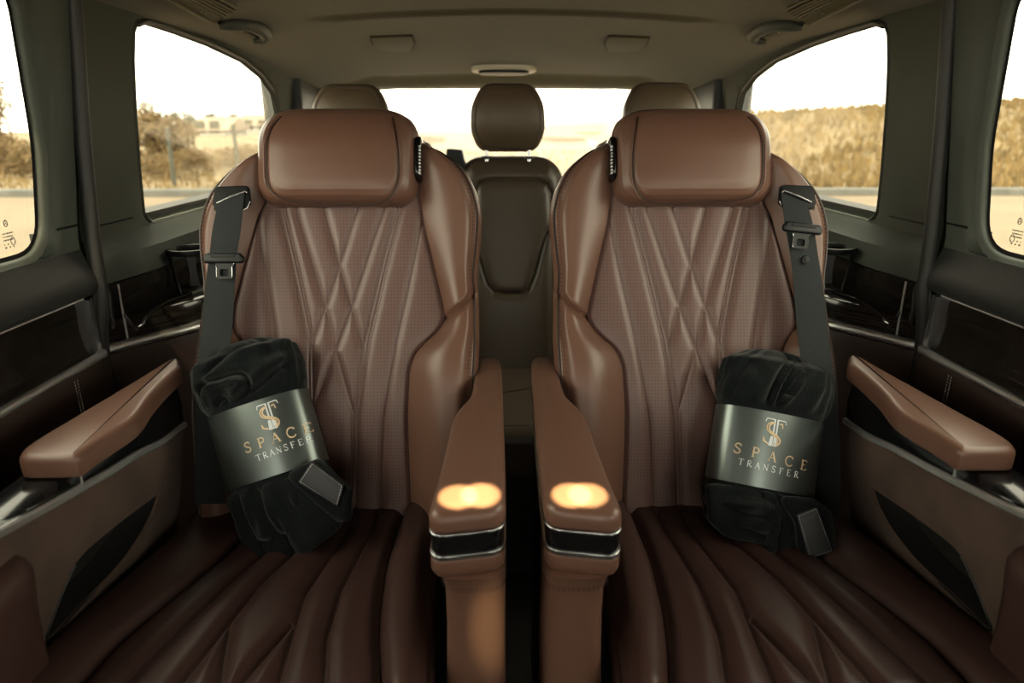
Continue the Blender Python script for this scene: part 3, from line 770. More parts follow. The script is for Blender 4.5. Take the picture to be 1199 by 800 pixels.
blanket('black fleece blanket with an open fold on top, in a grey paper band', (910, 524), math.radians(-11.5), .084, .094, .052, (-.072, .058),
        (.158, .099, .062, .002), (-.152, .092, .062, .004),
        [([(828, 566), (890, 572), (905, 612), (900, 640), (852, 630), (832, 612)], .048, .02, None),
         ([(890, 572), (912, 580), (914, 618), (908, 652), (898, 652), (904, 615)], .060, .02, None),
         ([(905, 575), (925, 583), (944, 650), (912, 652), (914, 618)], .054, .02, None),
         ([(912, 580), (955, 584), (976, 600), (981, 650), (944, 663), (937, 640), (932, 612)], .068, .018, [(932, 603), (956, 593), (976, 646), (947, 655)])], 5,
        [([(898, 472), (908, 445), (925, 425), (945, 416)], -.013, .006), ([(908, 474), (918, 450), (932, 430), (946, 424), (938, 440), (922, 462)], -.012, .004),
         ([(903, 473), (913, 447), (930, 426)], .009, .006), ([(916, 474), (932, 452), (940, 436)], .009, .005),
         ([(850, 440), (880, 425), (890, 440)], -.005, .012), ([(840, 600), (870, 602), (895, 606)], -.009, .006), ([(842, 588), (870, 592), (895, 592)], .007, .008),
         ([(925, 412), (955, 420), (975, 430)], -.008, .006)],
        {'sp': ((866, 525), (943, 545), .0165), 'tr': ((869, 541), (933, 556), .0105), 'em': ((907, 507), .046, .037, math.radians(-1))})
# ---------------------------------------------------------------- the cabin shell
def XI(z): return 0.795 - 0.155 * max(0.0, z - 0.955)        # inner face of the side trim, leaning in towards the roof
def ceil_z(x, y):
    ax = abs(x)
    z = 1.405 - 0.045 * float(sstep(np.array(ax), 0.46, 0.76)) - 0.004 * ax
    z -= 0.075 * float(sstep(np.array(y), 1.75, 2.95))
    yc = 1.71 + 0.13 * (ax / 0.5) ** 2
    z -= 0.010 * float(sstep(np.array(y), yc - 0.02, yc + 0.005)) * float(1 - sstep(np.array(ax), 0.42, 0.55))
    yr = 2.58 + 0.15 * (ax / 0.6) ** 2
    z += 0.012 * float(sstep(np.array(y), yr, yr + 0.03)) - 0.035 * float(sstep(np.array(y), yr + 0.12, yr + 0.24))
    return z
def on_ceil(px, py):
    d = ray(px, py); t = 0.3
    while t < 5:
        p = CAM + d * t
        if p.z >= ceil_z(p.x, p.y): return p
        t += 0.002
    return CAM + d * 2
xs = np.linspace(-0.765, 0.765, 120); ys = np.linspace(-1.25, 2.96, 330)
g = np.array([[(x, y, ceil_z(x, y)) for x in xs] for y in ys])
tag(MB().grid(g).build('ceiling', 'headliner', None, angle=60), kind='structure')
m_ = MB(); m_.box((-0.86, -1.3, 1.425), (0.86, 3.05, 1.45)); tag(m_.build('ceiling_outer_skin', 'trim_dark', None), kind='structure')
m_ = MB(); m_.box((-0.84, -1.3, -0.03), (0.84, 3.0, 0.0)); tag(m_.build('floor', 'carpet', None), kind='structure')

def hole_panel(hole, y0, y1, z0, z1, glass_off, n=144, lip=0.012, xin=XI, roll=0.03):
    """side trim around a window: hole = (y, z) loop; returns rings from the glass inwards to the panel's rim"""
    h = resample(hole, n, True); c = h.mean(0); outer = []
    for p in h:
        d = p - c; k = 1e9
        for lim, ax in ((y0, 0), (y1, 0), (z0, 1), (z1, 1)):
            if abs(d[ax]) > 1e-9:
                t = (lim - c[ax]) / d[ax]
                if t > 0: k = min(k, t)
        outer.append(c + d * k)
    outer = np.array(outer)
    for cy, cz_ in ((y0, z0), (y1, z0), (y0, z1), (y1, z1)):
        outer[np.argmin(np.hypot(outer[:, 0] - cy, outer[:, 1] - cz_))] = (cy, cz_)
    def off(d): 
        q = np.array(inset([tuple(p) for p in h], -d)); return np.clip(q, (y0 + .002, z0 + .002), (y1 - .002, z1 - .002))
    R = [(h, glass_off), (h, glass_off * .55), (off(lip * .3), glass_off * .3), (off(lip), 0.10 * glass_off), (off(lip + roll * .5), 0.012 * 1), (off(lip + roll), 0.004)]
    rings = [[(-(xin(p[1]) + o), p[0], p[1]) for p in L] for L, o in R]
    b = np.array(R[-1][0])
    for f in np.linspace(0.2, 1, 8):
        L = b * (1 - f) + outer * f; rings.append([(-(xin(p[1])), p[0], p[1]) for p in L])
    return rings, h, outer
# ---- sliding door: window, upper trim, lower trim, veneer, leather
DY1 = 1.235
def P_x(trace, x): return [(on_x(a, b, x).y, on_x(a, b, x).z) for a, b in trace]
# the door's window: a rounded opening; its rear edge leans with the pillar
door_hole = round_poly([(0.42, 0.946), (1.150, 0.946), (1.152, 1.12), (1.112, 1.352), (0.42, 1.352)], [0.06, 0.06, .4, 0.05, 0.09], 8)
def build_door(parent_name):
    d = empty(parent_name, (-0.80, 0.65, 0.0), None, None, None, 'structure')
    rings, h, outer = hole_panel(door_hole, 0.16, DY1, 0.936, 1.40, 0.016, roll=.02)
    fl = [(-(XI(p[1]) + .025), p[0], p[1]) for p in outer]
    rings.append([(-(XI(p[1]) + .012), p[0] + (.004 if p[0] > DY1 - .01 else 0), p[1]) for p in outer]); rings.append(fl)
    m = MB(); m.loft(rings, False, False); m.build('upper_trim', 'trim_grey', d, angle=50)
    # parting line between the upper and the lower pillar trim
    zz = on_x(75, 267.5, -0.79).z
    m = MB(); m.tube([(-XI(zz) + .0003, y, zz) for y in np.linspace(1.178, DY1, 12)], .0022, 6); m.build('parting_line', 'black_matte', d)
    # lower trim: swept profile
    prof = [(.845, .938), (.7965, .9385), (.793, .930), (.786, .912), (.779, .895), (.7745, .880), (.7745, .868), (.779, .858), (.788, .851), (.80, .849)]
    ends = []
    m = MB(); L = []
    for y in np.linspace(0.10, DY1, 40): L.append([(-x, y, z) for x, z in prof])
    L.append([(-(x + .03), DY1 + .006, z) for x, z in prof])
    m.loft(L); m.build('lower_trim', 'trim_dark', d)
    # veneer, slightly hollow, turning outwards at its rear end
    prof = [(.81, .850), (.790, .8485), (.7885, .835), (.790, .80), (.788, .765), (.784, .750), (.786, .745), (.81, .744)]
    m = MB(); L = []
    for y, o in [(y, 0) for y in np.linspace(0.10, DY1 - .035, 30)] + [(DY1 - .026, .001), (DY1 - .016, .005), (DY1 - .008, .012), (DY1 - .002, .022), (DY1, .035)]: L.append([(-(x + o), y, z) for x, z in prof])
    m.loft(L); m.build('veneer_panel', 'veneer', d)
    m = MB()
    m.tube([(-.789, y, .8505) for y in np.linspace(.1, DY1 - .03, 20)], .0022, 8)
    m.build('veneer_edge', 'satin_metal', d)
    m = MB(); m.loft([[(-(.7865 + .004 * math.cos(a) - (.006 if 0 < a < 3 else 0)), DY1 - .022 + .013 * math.cos(a - 1.57 if False else a) , z) for a in np.linspace(0, PI, 12)] + [(-.80, DY1 - .035, z), (-.80, DY1 - .009, z)] for z in np.linspace(.747, .849, 6)]); m.build('veneer_end_glint', 'chrome', d)  # chrome piece added to imitate the window reflected in the veneer's end
    m = MB(); m.tube([(-.783, y, .7385) for y in np.linspace(.1, DY1 - .012, 30)] + [(-.788, DY1 - .004, .7385), (-.80, DY1, .7385)], .0075, 12, flat=1.0); m.build('chrome_strip', 'satin_metal', d)
    prof = [(.82, .732), (.790, .731), (.782, .722), (.779, .70), (.778, .55), (.782, .35), (.80, .05), (.83, .05)]
    m = MB(); L = []
    for y in np.linspace(0.10, DY1 - .01, 24): L.append([(-x, y, z) for x, z in prof])
    L.append([(-(x + .02), DY1, z) for x, z in prof])
    m.loft(L); m.build('leather_panel', 'leather_dark', d)
    m = MB()
    for dy in (-.004, .004):
        p0, p1 = on_x(86, 432, -.7785), on_x(82, 475, -.7785)
        stitches(m, [(-.7785, p0.y + dy, .722), (-.7775, p0.y + dy, .60), (-.7775, p0.y + dy, .42)], .0058, .0007)
    m.build('panel_stitching', 'thread', d)
    return d
door_1 = build_door('door_1')
door_2 = mirror_tree(door_1); door_2.name = 'door_2'
def pane(loop, x_of, mname, name, thick=0.004):
    m = MB(); m.loft([[(-(x_of(p[1]) + o), p[0], p[1]) for p in loop] for o in (0, thick)])
    return m.build(name, mname, None, smooth=False)
def frit(parent, loop, xo, w=0.008):
    o = [tuple(p) for p in loop]; i = inset(o, w)
    m = MB(); m.loft([[(-(XI(p[1]) + xo), p[0], p[1]) for p in o], [(-(XI(p[1]) + xo), p[0], p[1]) for p in i]], False, False)
    return m.build('black_border', 'black_matte', parent)
def etch(parent, px, py, X):
    """the small approval mark near the pane's corner"""
    m = MB(); c = on_x(px, py, -X)
    u, v = Vector((0, 1, 0)), Vector((0, 0, 1))
    K = .72
    def bar(x0, x1, z):
        x0, x1, z = x0 * K, x1 * K, z * K
        m.grid([[(-X + .001, c.y + x0, c.z + z), (-X + .001, c.y + x1, c.z + z)], [(-X + .001, c.y + x0, c.z + z + .0022), (-X + .001, c.y + x1, c.z + z + .0022)]])
    r = random.Random(4)
    m.tube([(-X + .001, c.y + .004 * math.cos(t), c.z + .026 + .005 * math.sin(t)) for t in np.linspace(0, 2 * PI, 16)], .0007, 4, False)
    for t in (PI / 2, PI * 7 / 6, -PI / 6): m.tube([(-X + .001, c.y, c.z + .026), (-X + .001, c.y + .004 * math.cos(t), c.z + .026 + .005 * math.sin(t))], .0005, 4)
    for k, z in enumerate((.013, .006, -.001, -.010, -.017)):
        x = -.017
        while x < .015:
            w = r.choice((.002, .004, .006)); bar(x, min(x + w, .017), z); x += w + .0016
            if k > 2: x += .006
    m.tube([(-X + .001, c.y + .008 + .005 * math.cos(t), c.z - .003 + .006 * math.sin(t)) for t in np.linspace(0, 2 * PI, 16)], .0006, 4, False)
    return m.build('approval_mark', 'print_dark', parent, fix=False)
hd = resample(door_hole, 144, True)
w1 = pane(inset([tuple(p) for p in hd], -.004), lambda z: XI(z) + .018, 'glass_side', 'window_1'); tag(w1, kind='structure')
frit(w1, hd, .0155, .007); etch(w1, 10, 281, .805)

# ---- body side behind the door: pillar, rear quarter window, wheel-arch console
QY0, QY1 = 1.262, 2.55
def on_side(px, py, off):
    X = .77
    for _ in range(12): p = on_x(px, py, -X); X = XI(p.z) + off
    return (p.y, p.z)
GO = .022
front_ = [(on_side(*p, .002)[0] + .008, on_side(*p, .002)[1]) for p in ((158.5, 32), (157.5, 70), (160, 130), (165, 200), (170, 250))]
bot_ = [on_side(*p, GO) for p in ((174, 262), (200, 255.5), (230, 247))]
zb = bot_[-1][1]
top_ = [on_side(*p, GO) for p in ((321, 132), (316, 108), (302, 89), (280, 71), (240, 52), (200, 37), (166, 26))]
qhole = front_ + bot_ + [(2.0, zb + .002), (top_[0][0] - .03, zb + .01), (top_[0][0], zb + .06)] + top_
qhole = [tuple(p) for p in resample(round_poly(qhole, .012, 3), 160, True)]
side = empty('wall_left', (-0.80, 1.9, 0.0), None, None, None, 'structure')
rings, hq, outer = hole_panel(qhole, QY0, QY1, 0.945, 1.392, GO, 160, lip=.006, roll=.008)
rings.append([(-(XI(p[1]) + (.008 if p[0] < QY0 + .01 else 0)), p[0] - (.004 if p[0] < QY0 + .01 else 0), p[1]) for p in outer]); rings.append([(-(XI(p[1]) + .028), p[0], p[1]) for p in outer])
m_ = MB(); m_.loft(rings, False, False); m_.build('pillar_trim', 'pillar_cloth', side, angle=50)
w3 = pane(inset([tuple(p) for p in hq], -.004), lambda z: XI(z) + GO + .001, 'glass_side', 'window_3'); tag(w3, kind='structure')
frit(w3, hq, GO - .001, .004)
m_ = MB(); m_.tube([(-(XI(p[1]) + GO - .010), p[0], p[1]) for p in inset([tuple(p) for p in hq], -.003)] , .0065, 8, False); m_.build('window_seal', 'rubber', side)
# parting line under the upper pillar trim, lower pillar trim
zz = on_x(140, 259, -.79).z
m_ = MB(); m_.tube([(-XI(zz) + .0005, y, zz - .004 * (y - QY0)) for y in np.linspace(QY0 - .002, 1.425, 12)], .0018, 6); m_.build('parting_line', 'black_matte', side)
m_ = MB(); L = []
for y in list(np.linspace(QY0, 2.55, 50)):
    k = float(sstep(np.array(y), 1.27, 1.44)) * 0.020
    prof = [(.812, .945), (.797, .9465), (.792, .943), (.784, .932), (.778 - k, .912), (.777 - k, .88), (.779 - k, .862), (.79 - k, .857), (.85, .857)]
    L.append([(-x, y, z) for x, z in prof])
m_.loft(L); m_.build('lower_pillar_trim', 'trim_grey', side)
m_ = MB(); m_.box((-.86, 2.5, 0.0), (-.72, 2.96, 1.40), .02); m_.build('rear_pillar_trim', 'trim_dark', side)
m_ = MB(); m_.box((-.90, QY0, 0.0), (-.845, 2.96, 0.96), .0); m_.build('side_liner', 'black_matte', side)
# console: plan of its inboard face
plan_c = [(-.795, 1.262), (-.785, 1.272), (-.770, 1.300), (-.735, 1.350), (-.700, 1.400), (-.680, 1.450), (-.668, 1.55), (-.662, 1.75), (-.66, 2.1), (-.66, 2.5)]
pc_ = smooth_path([(*p, 0) for p in plan_c], 70)
def sweep(prof):
    L = []
    for i, p in enumerate(pc_):
        t = pc_[min(i + 1, 69)] - pc_[max(i - 1, 0)]; t = t / np.linalg.norm(t); nx, ny = t[1], -t[0]     # inboard normal
        L.append([(p[0] + nx * o, p[1] + ny * o, z) for o, z in prof])
    return L
m_ = MB(); m_.loft(sweep([(-.10, .746), (0.0, .746), (.0015, .752), (.002, .776), (-.002, .790), (-.008, .793), (-.10, .793)])); m_.build('console_veneer', 'veneer', side)
m_ = MB(); m_.loft(sweep([(-.03, .727), (.004, .727), (.010, .731), (.0115, .736), (.010, .741), (.004, .745), (-.03, .745)])); m_.build('chrome_strip', 'satin_metal', side)
m_ = MB(); m_.loft(sweep([(-.03, .05), (0.012, .05), (.006, .45), (0.0, .70), (-.003, .722), (-.012, .727), (-.03, .727)])); m_.build('leather_panel', 'leather_dark', side)
# tray floor, back wall and the curved lip of the tray
m_ = MB(); pl_ = [(p[0] - .012, p[1]) for p in pc_[:64:3]]; pl_ = pl_ + [(-.80, pl_[-1][1]), (-.80, 1.27)]
m_.slab(pl_, .775, .786, .0); m_.build('tray_floor', 'black_gloss', side)
m_ = MB(); L = []
for y in np.linspace(QY0 + .002, 2.5, 30):
    k = float(sstep(np.array(y), 1.27, 1.44)) * 0.020
    L.append([(-x, y, z) for x, z in ((.80, .775), (.782, .775), (.784 - k, .80), (.782 - k, .84), (.784 - k, .858), (.80, .858))])
m_.loft(L); m_.build('tray_wall', 'veneer', side)
lip = [on_z(x, y, .795) for x, y in ((142, 360), (150, 375), (162, 386), (172, 372), (190, 358), (215, 348), (240, 340))]
lip = [tuple(p) for p in smooth_path([tuple(p) for p in lip], 40)]
m_ = MB(); m_.tube([(max(p[0], -.775), p[1], .797) for p in lip], .0035, 8); m_.build('tray_lip', 'black_gloss', side)
m_ = MB()
p0 = pc_[10]
m_.tube([(-.771, 1.292, z) for z in np.linspace(.747, .858, 8)], .0022, 6); m_.build('console_corner_strip', 'satin_metal', side)
m_ = MB()
for off in (0, .010):
    i = 26 + int(off * 200); p = pc_[i]; t = pc_[i + 1] - pc_[i - 1]; t /= np.linalg.norm(t); nx, ny = t[1], -t[0]
    stitches(m_, [(p[0] + nx * .001 , p[1] + ny * .001, .722), (p[0] + nx * .006 + .01, p[1] + ny * .006 - .03, .60)], .0058, .0007)
m_.build('panel_stitching', 'thread', side)
# door seal
sp = [(84, -20), (90, 60), (96, 150), (104, 235), (109, 285), (114, 320), (119, 350), (118, 390), (121, 430), (128, 470)]
m_ = MB(); Ps = [on_y(x, y, 1.247) for x, y in sp]
m_.tube([tuple(p) for p in smooth_path([tuple(p) for p in Ps] + [(Ps[-1].x + .005, 1.247, .3)], 70)], [.0135] * 70, 12); tag(m_.build('trim_1', 'rubber', None), kind='structure')
t1 = bpy.data.objects['trim_1']; t2 = mirror_tree(t1); t2.name = 'trim_2'
m_ = MB(); m_.loft([[(-x, y, z) for x, y in ((XI(z) + .010, 1.236), (XI(z) + .010, 1.264), (XI(z) + .030, 1.264), (XI(z) + .030, 1.236))] for z in np.linspace(0, 1.41, 20)]); m_.build('door_gap', 'black_matte', side)
wr = mirror_tree(side); wr.name = 'wall_right'
w2 = mirror_tree(w1); w2.name = 'window_2'
w4 = mirror_tree(w3); w4.name = 'window_4'

# ---- cup holders on the consoles
cc = on_plane(222, 290, (0, 1.50, 0), (0, 1, 0))
cup = empty('cup_holder', (cc.x, 1.50, .787), 'black fold-out cup holder beside the left captain seat, under the side window', 'cup holder', 'cup holders')
def ringpts(z, r, n=40, o=(0, 0)): return [(cc.x + o[0] + r * math.cos(t), 1.50 + o[1] + r * math.sin(t), z) for t in np.linspace(0, 2 * PI, n, endpoint=False)]
zt = cc.z
m_ = MB(); m_.loft([ringpts(zt - .014, .043), ringpts(zt - .012, .047), ringpts(zt - .003, .050), ringpts(zt, .049), ringpts(zt, .044), ringpts(zt - .012, .042), ringpts(zt - .014, .043)], False, False); m_.build('holder_ring', 'black_plastic', cup)
m_ = MB(); m_.loft([ringpts(.789, .034), ringpts(.797, .036), ringpts(.800, .034), ringpts(.800, .02)]); m_.build('holder_base', 'black_plastic', cup)
m_ = MB()
for a0 in (-2.4, .2, 2.0):
    L = []
    for f in np.linspace(0, 1, 10):
        r = .035 + .010 * f ** 1.5; z = .796 + (zt - .010 - .796) * f; wd = .32 - .12 * math.sin(f * PI)
        L.append([(cc.x + (r + e) * math.cos(a0 + da), 1.50 + (r + e) * math.sin(a0 + da), z) for e, da in ((0, -wd), (.003, -wd), (.004, 0), (.003, wd), (0, wd), (-.001, 0))])
    m_.loft(L)
m_.build('holder_leg', 'black_plastic', cup)
mirror_tree(cup, None, 'black fold-out cup holder beside the right captain seat, under the side window')

# ---- back wall with the rear window
bw = empty('wall_back', (0, 2.97, 0), None, None, None, 'structure')
rl_, rr_ = on_y(395, 125, 2.95).x, on_y(790, 125, 2.95).x
zt = on_y(592, 100, 2.95).z
bh = round_poly([(-.62, .80), (.62, .80), (.60, zt - .02), (.30, zt - .003), (0, zt), (-.30, zt - .003), (-.60, zt - .02)], [.06, .06, .09, .3, .3, .3, .09], 8)
bh = resample(bh, 160, True); c = bh.mean(0); outer = []
for p in bh:
    d = p - c; k = min([t for t in ((.85 - c[0]) / d[0] if d[0] else 9, (-.85 - c[0]) / d[0] if d[0] else 9, (1.42 - c[1]) / d[1] if d[1] else 9, (0 - c[1]) / d[1] if d[1] else 9) if t > 0]); outer.append(c + d * k)
outer = np.array(outer)
for q in ((-.85, 0), (.85, 0), (-.85, 1.42), (.85, 1.42)): outer[np.argmin(np.hypot(outer[:, 0] - q[0], outer[:, 1] - q[1]))] = q
o1, o2 = np.array(inset([tuple(p) for p in bh], -.012)), np.array(inset([tuple(p) for p in bh], -.03))
m_ = MB(); m_.loft([[(p[0], y, p[1]) for p in L] for L, y in ((bh, 3.0), (bh, 2.975), (o1, 2.962), (o2, 2.958), (outer, 2.958))], False, False); m_.build('tailgate_trim', 'headliner_trim', bw, angle=50)
m_ = MB(); m_.loft([[(p[0], y, p[1]) for p in inset([tuple(p) for p in bh], -.003)] for y in (2.99, 2.994)])
tag(m_.build('window_5', 'glass_rear', None, smooth=False), kind='structure')

# ---- front of the cabin (behind the camera): windscreen opening, dashboard, front door sides
m_ = MB(); m_.box((-.86, -1.3, 0.0), (.86, -1.24, 0.82)); m_.box((-.86, -1.3, 1.36), (.86, -1.24, 1.45)); m_.box((-.86, -1.3, .8), (-.76, -1.24, 1.4)); m_.box((.76, -1.3, .8), (.86, -1.24, 1.4))

for sx_ in (-1, 1):  # unseen front seat backs, added to keep windscreen light off the cushions
    x0, x1 = sorted((sx_ * .13, sx_ * .66))
    m_.box((x0, -.42, .30), (x1, -.28, 1.02), .05); x0, x1 = sorted((sx_ * .26, sx_ * .53)); m_.box((x0, -.40, 1.04), (x1, -.29, 1.24), .04)
tag(m_.build('wall_front', 'trim_dark', None), kind='structure')
for nm, sx_ in (('trim_3', -1), ('trim_4', 1)):
    m_ = MB(); x0, x1 = sorted((sx_ * .82, sx_ * .88))
    m_.box((x0, -1.3, 0), (x1, .16, .93)); m_.box((x0, -1.3, 1.36), (x1, .16, 1.45)); m_.box((x0, -.06, .9), (x1, .16, 1.4))
    tag(m_.build(nm, 'trim_dark', None), kind='structure')

# ---- things on the headliner
def ceil_frame(px, py):
    p = on_ceil(px, py); e = .01
    n = Vector((-(ceil_z(p.x + e, p.y) - ceil_z(p.x - e, p.y)) / (2 * e), -(ceil_z(p.x, p.y + e) - ceil_z(p.x, p.y - e)) / (2 * e), 1)).normalized() * -1
    return p, n
pp, nn = ceil_frame(460, 49)
q = []
for x, y in ((434, 42), (482, 40), (485, 49), (481, 58), (446, 58), (437, 51)): q.append(on_plane(x, y, pp, nn) - pp)
ev = nn.cross(Vector((1, 0, 0))).normalized(); eu = Vector((1, 0, 0))
lampo = [(v.dot(eu), v.dot(ev)) for v in q]
m_ = MB(); m_.slab(lampo, -.004, .006, .003, (pp, eu, ev, nn), corner=.012)
hk = empty('coat_hook', tuple(pp), 'flat folded coat hook on the headliner, left of the middle', 'coat hook', 'folded coat hooks'); m_.build('hook_plate', 'headliner', hk)
m_ = MB(); m_.tube([pp + eu * p[0] + ev * p[1] + nn * .001 for p in round_poly(inset(lampo, -.002), .012, 4) + round_poly(inset(lampo, -.002), .012, 4)[:1]], .002, 6, False); m_.build('hook_gap', 'black_matte', hk)
hk2 = mirror_tree(hk, None, 'flat folded coat hook on the headliner, right of the middle')
# rear dome lamp
pp, nn = ceil_frame(590, 79)
lamp = empty('dome_lamp', tuple(pp), 'small oval dome lamp with a pale rim above the rear window', 'lamp')
eu = Vector((1, 0, 0)); ev = nn.cross(eu).normalized()
hw_ = 34 * 2.6 / 790
el = [(hw_ * math.copysign(abs(math.cos(t)) ** .6, math.cos(t)), .06 * math.copysign(abs(math.sin(t)) ** .7, math.sin(t))) for t in np.linspace(0, 2 * PI, 48, endpoint=False)]
m_ = MB(); m_.slab(el, -.006, .014, .006, (pp, eu, ev, nn)); m_.build('lamp_rim', 'lamp_lens', lamp)
m_ = MB(); m_.slab([(x * .78, y * .7) for x, y in el], .0, .022, .006, (pp, eu, ev, nn)); m_.build('lamp_body', 'black_plastic', lamp)
# grab handle
gh = empty('grab_handle', (-.66, 1.72, 1.36), 'folded grab handle on the headliner above the left rear window', 'grab handle', 'grab handles')
gp, gn = (-.655, 1.70, 1.362), Vector((.62, 0, -.78)).normalized()
def gpt(x, y, lift=0.0): return on_plane(x, y, gp, gn) + gn * lift
hl = [gpt(255, 30, .004), gpt(265, 24, .012), gpt(277, 21.5, .016), gpt(289, 22, .018), gpt(299, 27, .018), gpt(306, 34, .016), gpt(304, 41, .012), gpt(295, 47, .004)]
hl = [tuple(p) for p in smooth_path([tuple(p) for p in hl], 40)]
m_ = MB(); m_.tube(hl, [(.0145 + .003 * math.sin(i / 39 * PI)) * min(1, .45 + .2 * min(i, 39 - i)) for i in range(40)], 12, flat=.8, up=gn); m_.build('grip', 'trim_grey', gh)
m_ = MB()
fr_ = (Vector(gp) - gn * .004, Vector((0, 1, 0)), gn.cross(Vector((0, 1, 0))).normalized(), gn)
def loc(x, y): v = gpt(x, y) - fr_[0]; return (v.dot(fr_[1]), v.dot(fr_[2]))
m_.slab([loc(252, 27), loc(268, 14), loc(292, 13), loc(311, 25), loc(315, 36), loc(303, 45), loc(285, 38), loc(262, 33)], -.002, .003, .002, fr_, corner=.012); m_.build('handle_recess', 'trim_dark', gh)
m_ = MB(); m_.slab([loc(268, 27), loc(290, 28), loc(288, 34), loc(268, 33)], .002, .010, .003, fr_, corner=.005); m_.build('handle_spring', 'black_plastic', gh)
m_ = MB(); m_.tube([gpt(272, 27, .012), gpt(278, 30, .014), gpt(284, 26, .012)], .0025, 6); m_.build('coat_pin', 'satin_metal', gh)
mirror_tree(gh, None, 'folded grab handle on the headliner above the right rear window')
# air vent
av = empty('air_vent', (-.62, 1.40, 1.37), 'slatted air vent cut by the top edge, above the left rear window', 'air vent', 'air vents')
vn = Vector((.55, 0, -.83)).normalized(); vp = on_plane(240, 8, (-.60, 1.45, 1.372), vn)
fr_ = (vp, Vector((0, 1, 0)), vn.cross(Vector((0, 1, 0))).normalized(), vn)
def lv(x, y): v = on_plane(x, y, vp, vn) - vp; return (v.dot(fr_[1]), v.dot(fr_[2]))
A_, B_, C_, D_ = lv(188, -8), lv(247, 24), lv(275, 7), lv(215, -25)
m_ = MB(); m_.slab([A_, B_, C_, D_], -.004, .003, .002, fr_, corner=.006); m_.build('vent_body', 'black_matte', av)
lerp = lambda p, q, t: (p[0] + (q[0] - p[0]) * t, p[1] + (q[1] - p[1]) * t)
m_ = MB()
q = [A_, B_, C_, D_]
pts = [vp + fr_[1] * p[0] + fr_[2] * p[1] + vn * .004 for p in round_poly(q, .008, 4)]
m_.tube(pts + pts[:1], .004, 8, False); m_.build('vent_frame', 'headliner_trim', av)
for t in (.50, .62, .74, .86):
    a, b = lerp(A_, D_, t), lerp(B_, C_, t)
    m_ = MB(); m_.tube([vp + fr_[1] * p[0] + fr_[2] * p[1] + vn * .007 for p in (a, b)], .0034, 8, flat=.8); m_.build('vent_slat', 'headliner_trim', av)
m_ = MB(); a, b, c_, d_ = lerp(A_, D_, .06), lerp(lerp(A_, B_, .96), lerp(D_, C_, .96), .06), lerp(lerp(A_, B_, .96), lerp(D_, C_, .96), .40), lerp(A_, D_, .40)
m_.slab([a, b, c_, d_], .001, .006, .002, fr_, corner=.004); m_.build('vent_plate', 'headliner_trim', av)
m_ = MB()
for t in (.60, .68):
    a = lerp(lerp(A_, B_, t), lerp(D_, C_, t), .24); m_.tube([vp + fr_[1] * a[0] + fr_[2] * a[1] + vn * h for h in (.004, .009)], .003, 8)
m_.build('vent_dial', 'chrome', av)
mirror_tree(av, None, 'slatted air vent cut by the top edge, above the right rear window')
# ---------------------------------------------------------------- rear bench
RY = 2.02
bench = empty('rear_bench', (0, 2.1, 0), 'dark brown leather rear bench with three headrests behind the captain seats', 'bench')
RA = math.radians(14)
def rear_back(x0, x1, ztop, name, grooves, mname='leather_rear'):
    """one padded back of the bench: leaning plane with rounded corners and sewn grooves"""
    hwid = (x1 - x0) / 2; xc = (x0 + x1) / 2; zb = .42
    nx, nz = 90, 170
    s, t = np.linspace(-1, 1, nx), np.linspace(0, 1, nz)
    Hh = (ztop - zb)
    Z = zb + Hh * t[:, None] + 0 * s[None]
    rc = .075
    dz = np.clip((Z - (ztop - rc)) / rc, 0, 1)
    wid = hwid - rc + rc * np.sqrt(np.clip(1 - dz ** 2, 0, 1)); wid[-1] = hwid - rc * .95
    X = xc + s[None] * wid
    Y = RY - .10 + np.tan(RA) * (Z - zb) * .75
    e = np.minimum(wid - np.abs(X - xc), ztop - Z)
    D = np.full(X.shape, 9.0)
    for q in grooves: D = np.minimum(D, seg_dist(X, Z, q))
    Y = Y + .04 * np.exp(-(e / .022) ** 1.3) + .008 * np.exp(-(D / .0045) ** 2) + .006 * np.exp(-(D / .014) ** 2)
    P = np.stack([X, Y, Z], -1); back = P.copy(); back[..., 1] = RY + .06 + np.tan(RA) * (Z - zb) * .75
    m = MB(); m.grid(P); m.grid(back)
    m.grid(np.stack([P[-1], back[-1]], 0)); m.grid(np.stack([P[:, 0], back[:, 0]], 0)); m.grid(np.stack([P[:, -1], back[:, -1]], 0))
    return m.build(name, mname, bench, angle=60, weld=True)
def rz(px, py, y=RY + .02): p = on_y(px, py, y); return (p.x, p.z)
xm0, xm1 = -.158, .158
zt_ = rz(600, 185)[1]
gr = [[rz(*p) for p in ((558, 700), (557, 222), (562, 214), (572, 211), (630, 211), (640, 216), (645, 226), (648, 262), (648, 700))],
      [rz(*p) for p in ((557, 280), (563, 300), (572, 328), (580, 336), (592, 338), (610, 338), (618, 334), (625, 318), (634, 285), (640, 270), (648, 262))]]
rear_back(xm0, xm1, zt_, 'middle_backrest', gr)
rear_back(-.70, xm0 - .004, zt_ - .03, 'outer_backrest', [])
rear_back(xm1 + .004, .70, zt_ - .03, 'outer_backrest', [])
m_ = MB(); m_.box((-.62, 1.48, .30), (.62, 2.0, .45), .035); m_.build('bench_cushion', 'leather_rear', bench)
m_ = MB(); m_.box((-.60, 1.54, 0), (.60, 2.0, .31), .01); m_.build('bench_base', 'black_matte', bench)
m_ = MB(); m_.box((.085, 1.88, .44), (.125, 1.94, .475), .006); bk = m_.build('belt_buckle', 'black_plastic', bench)
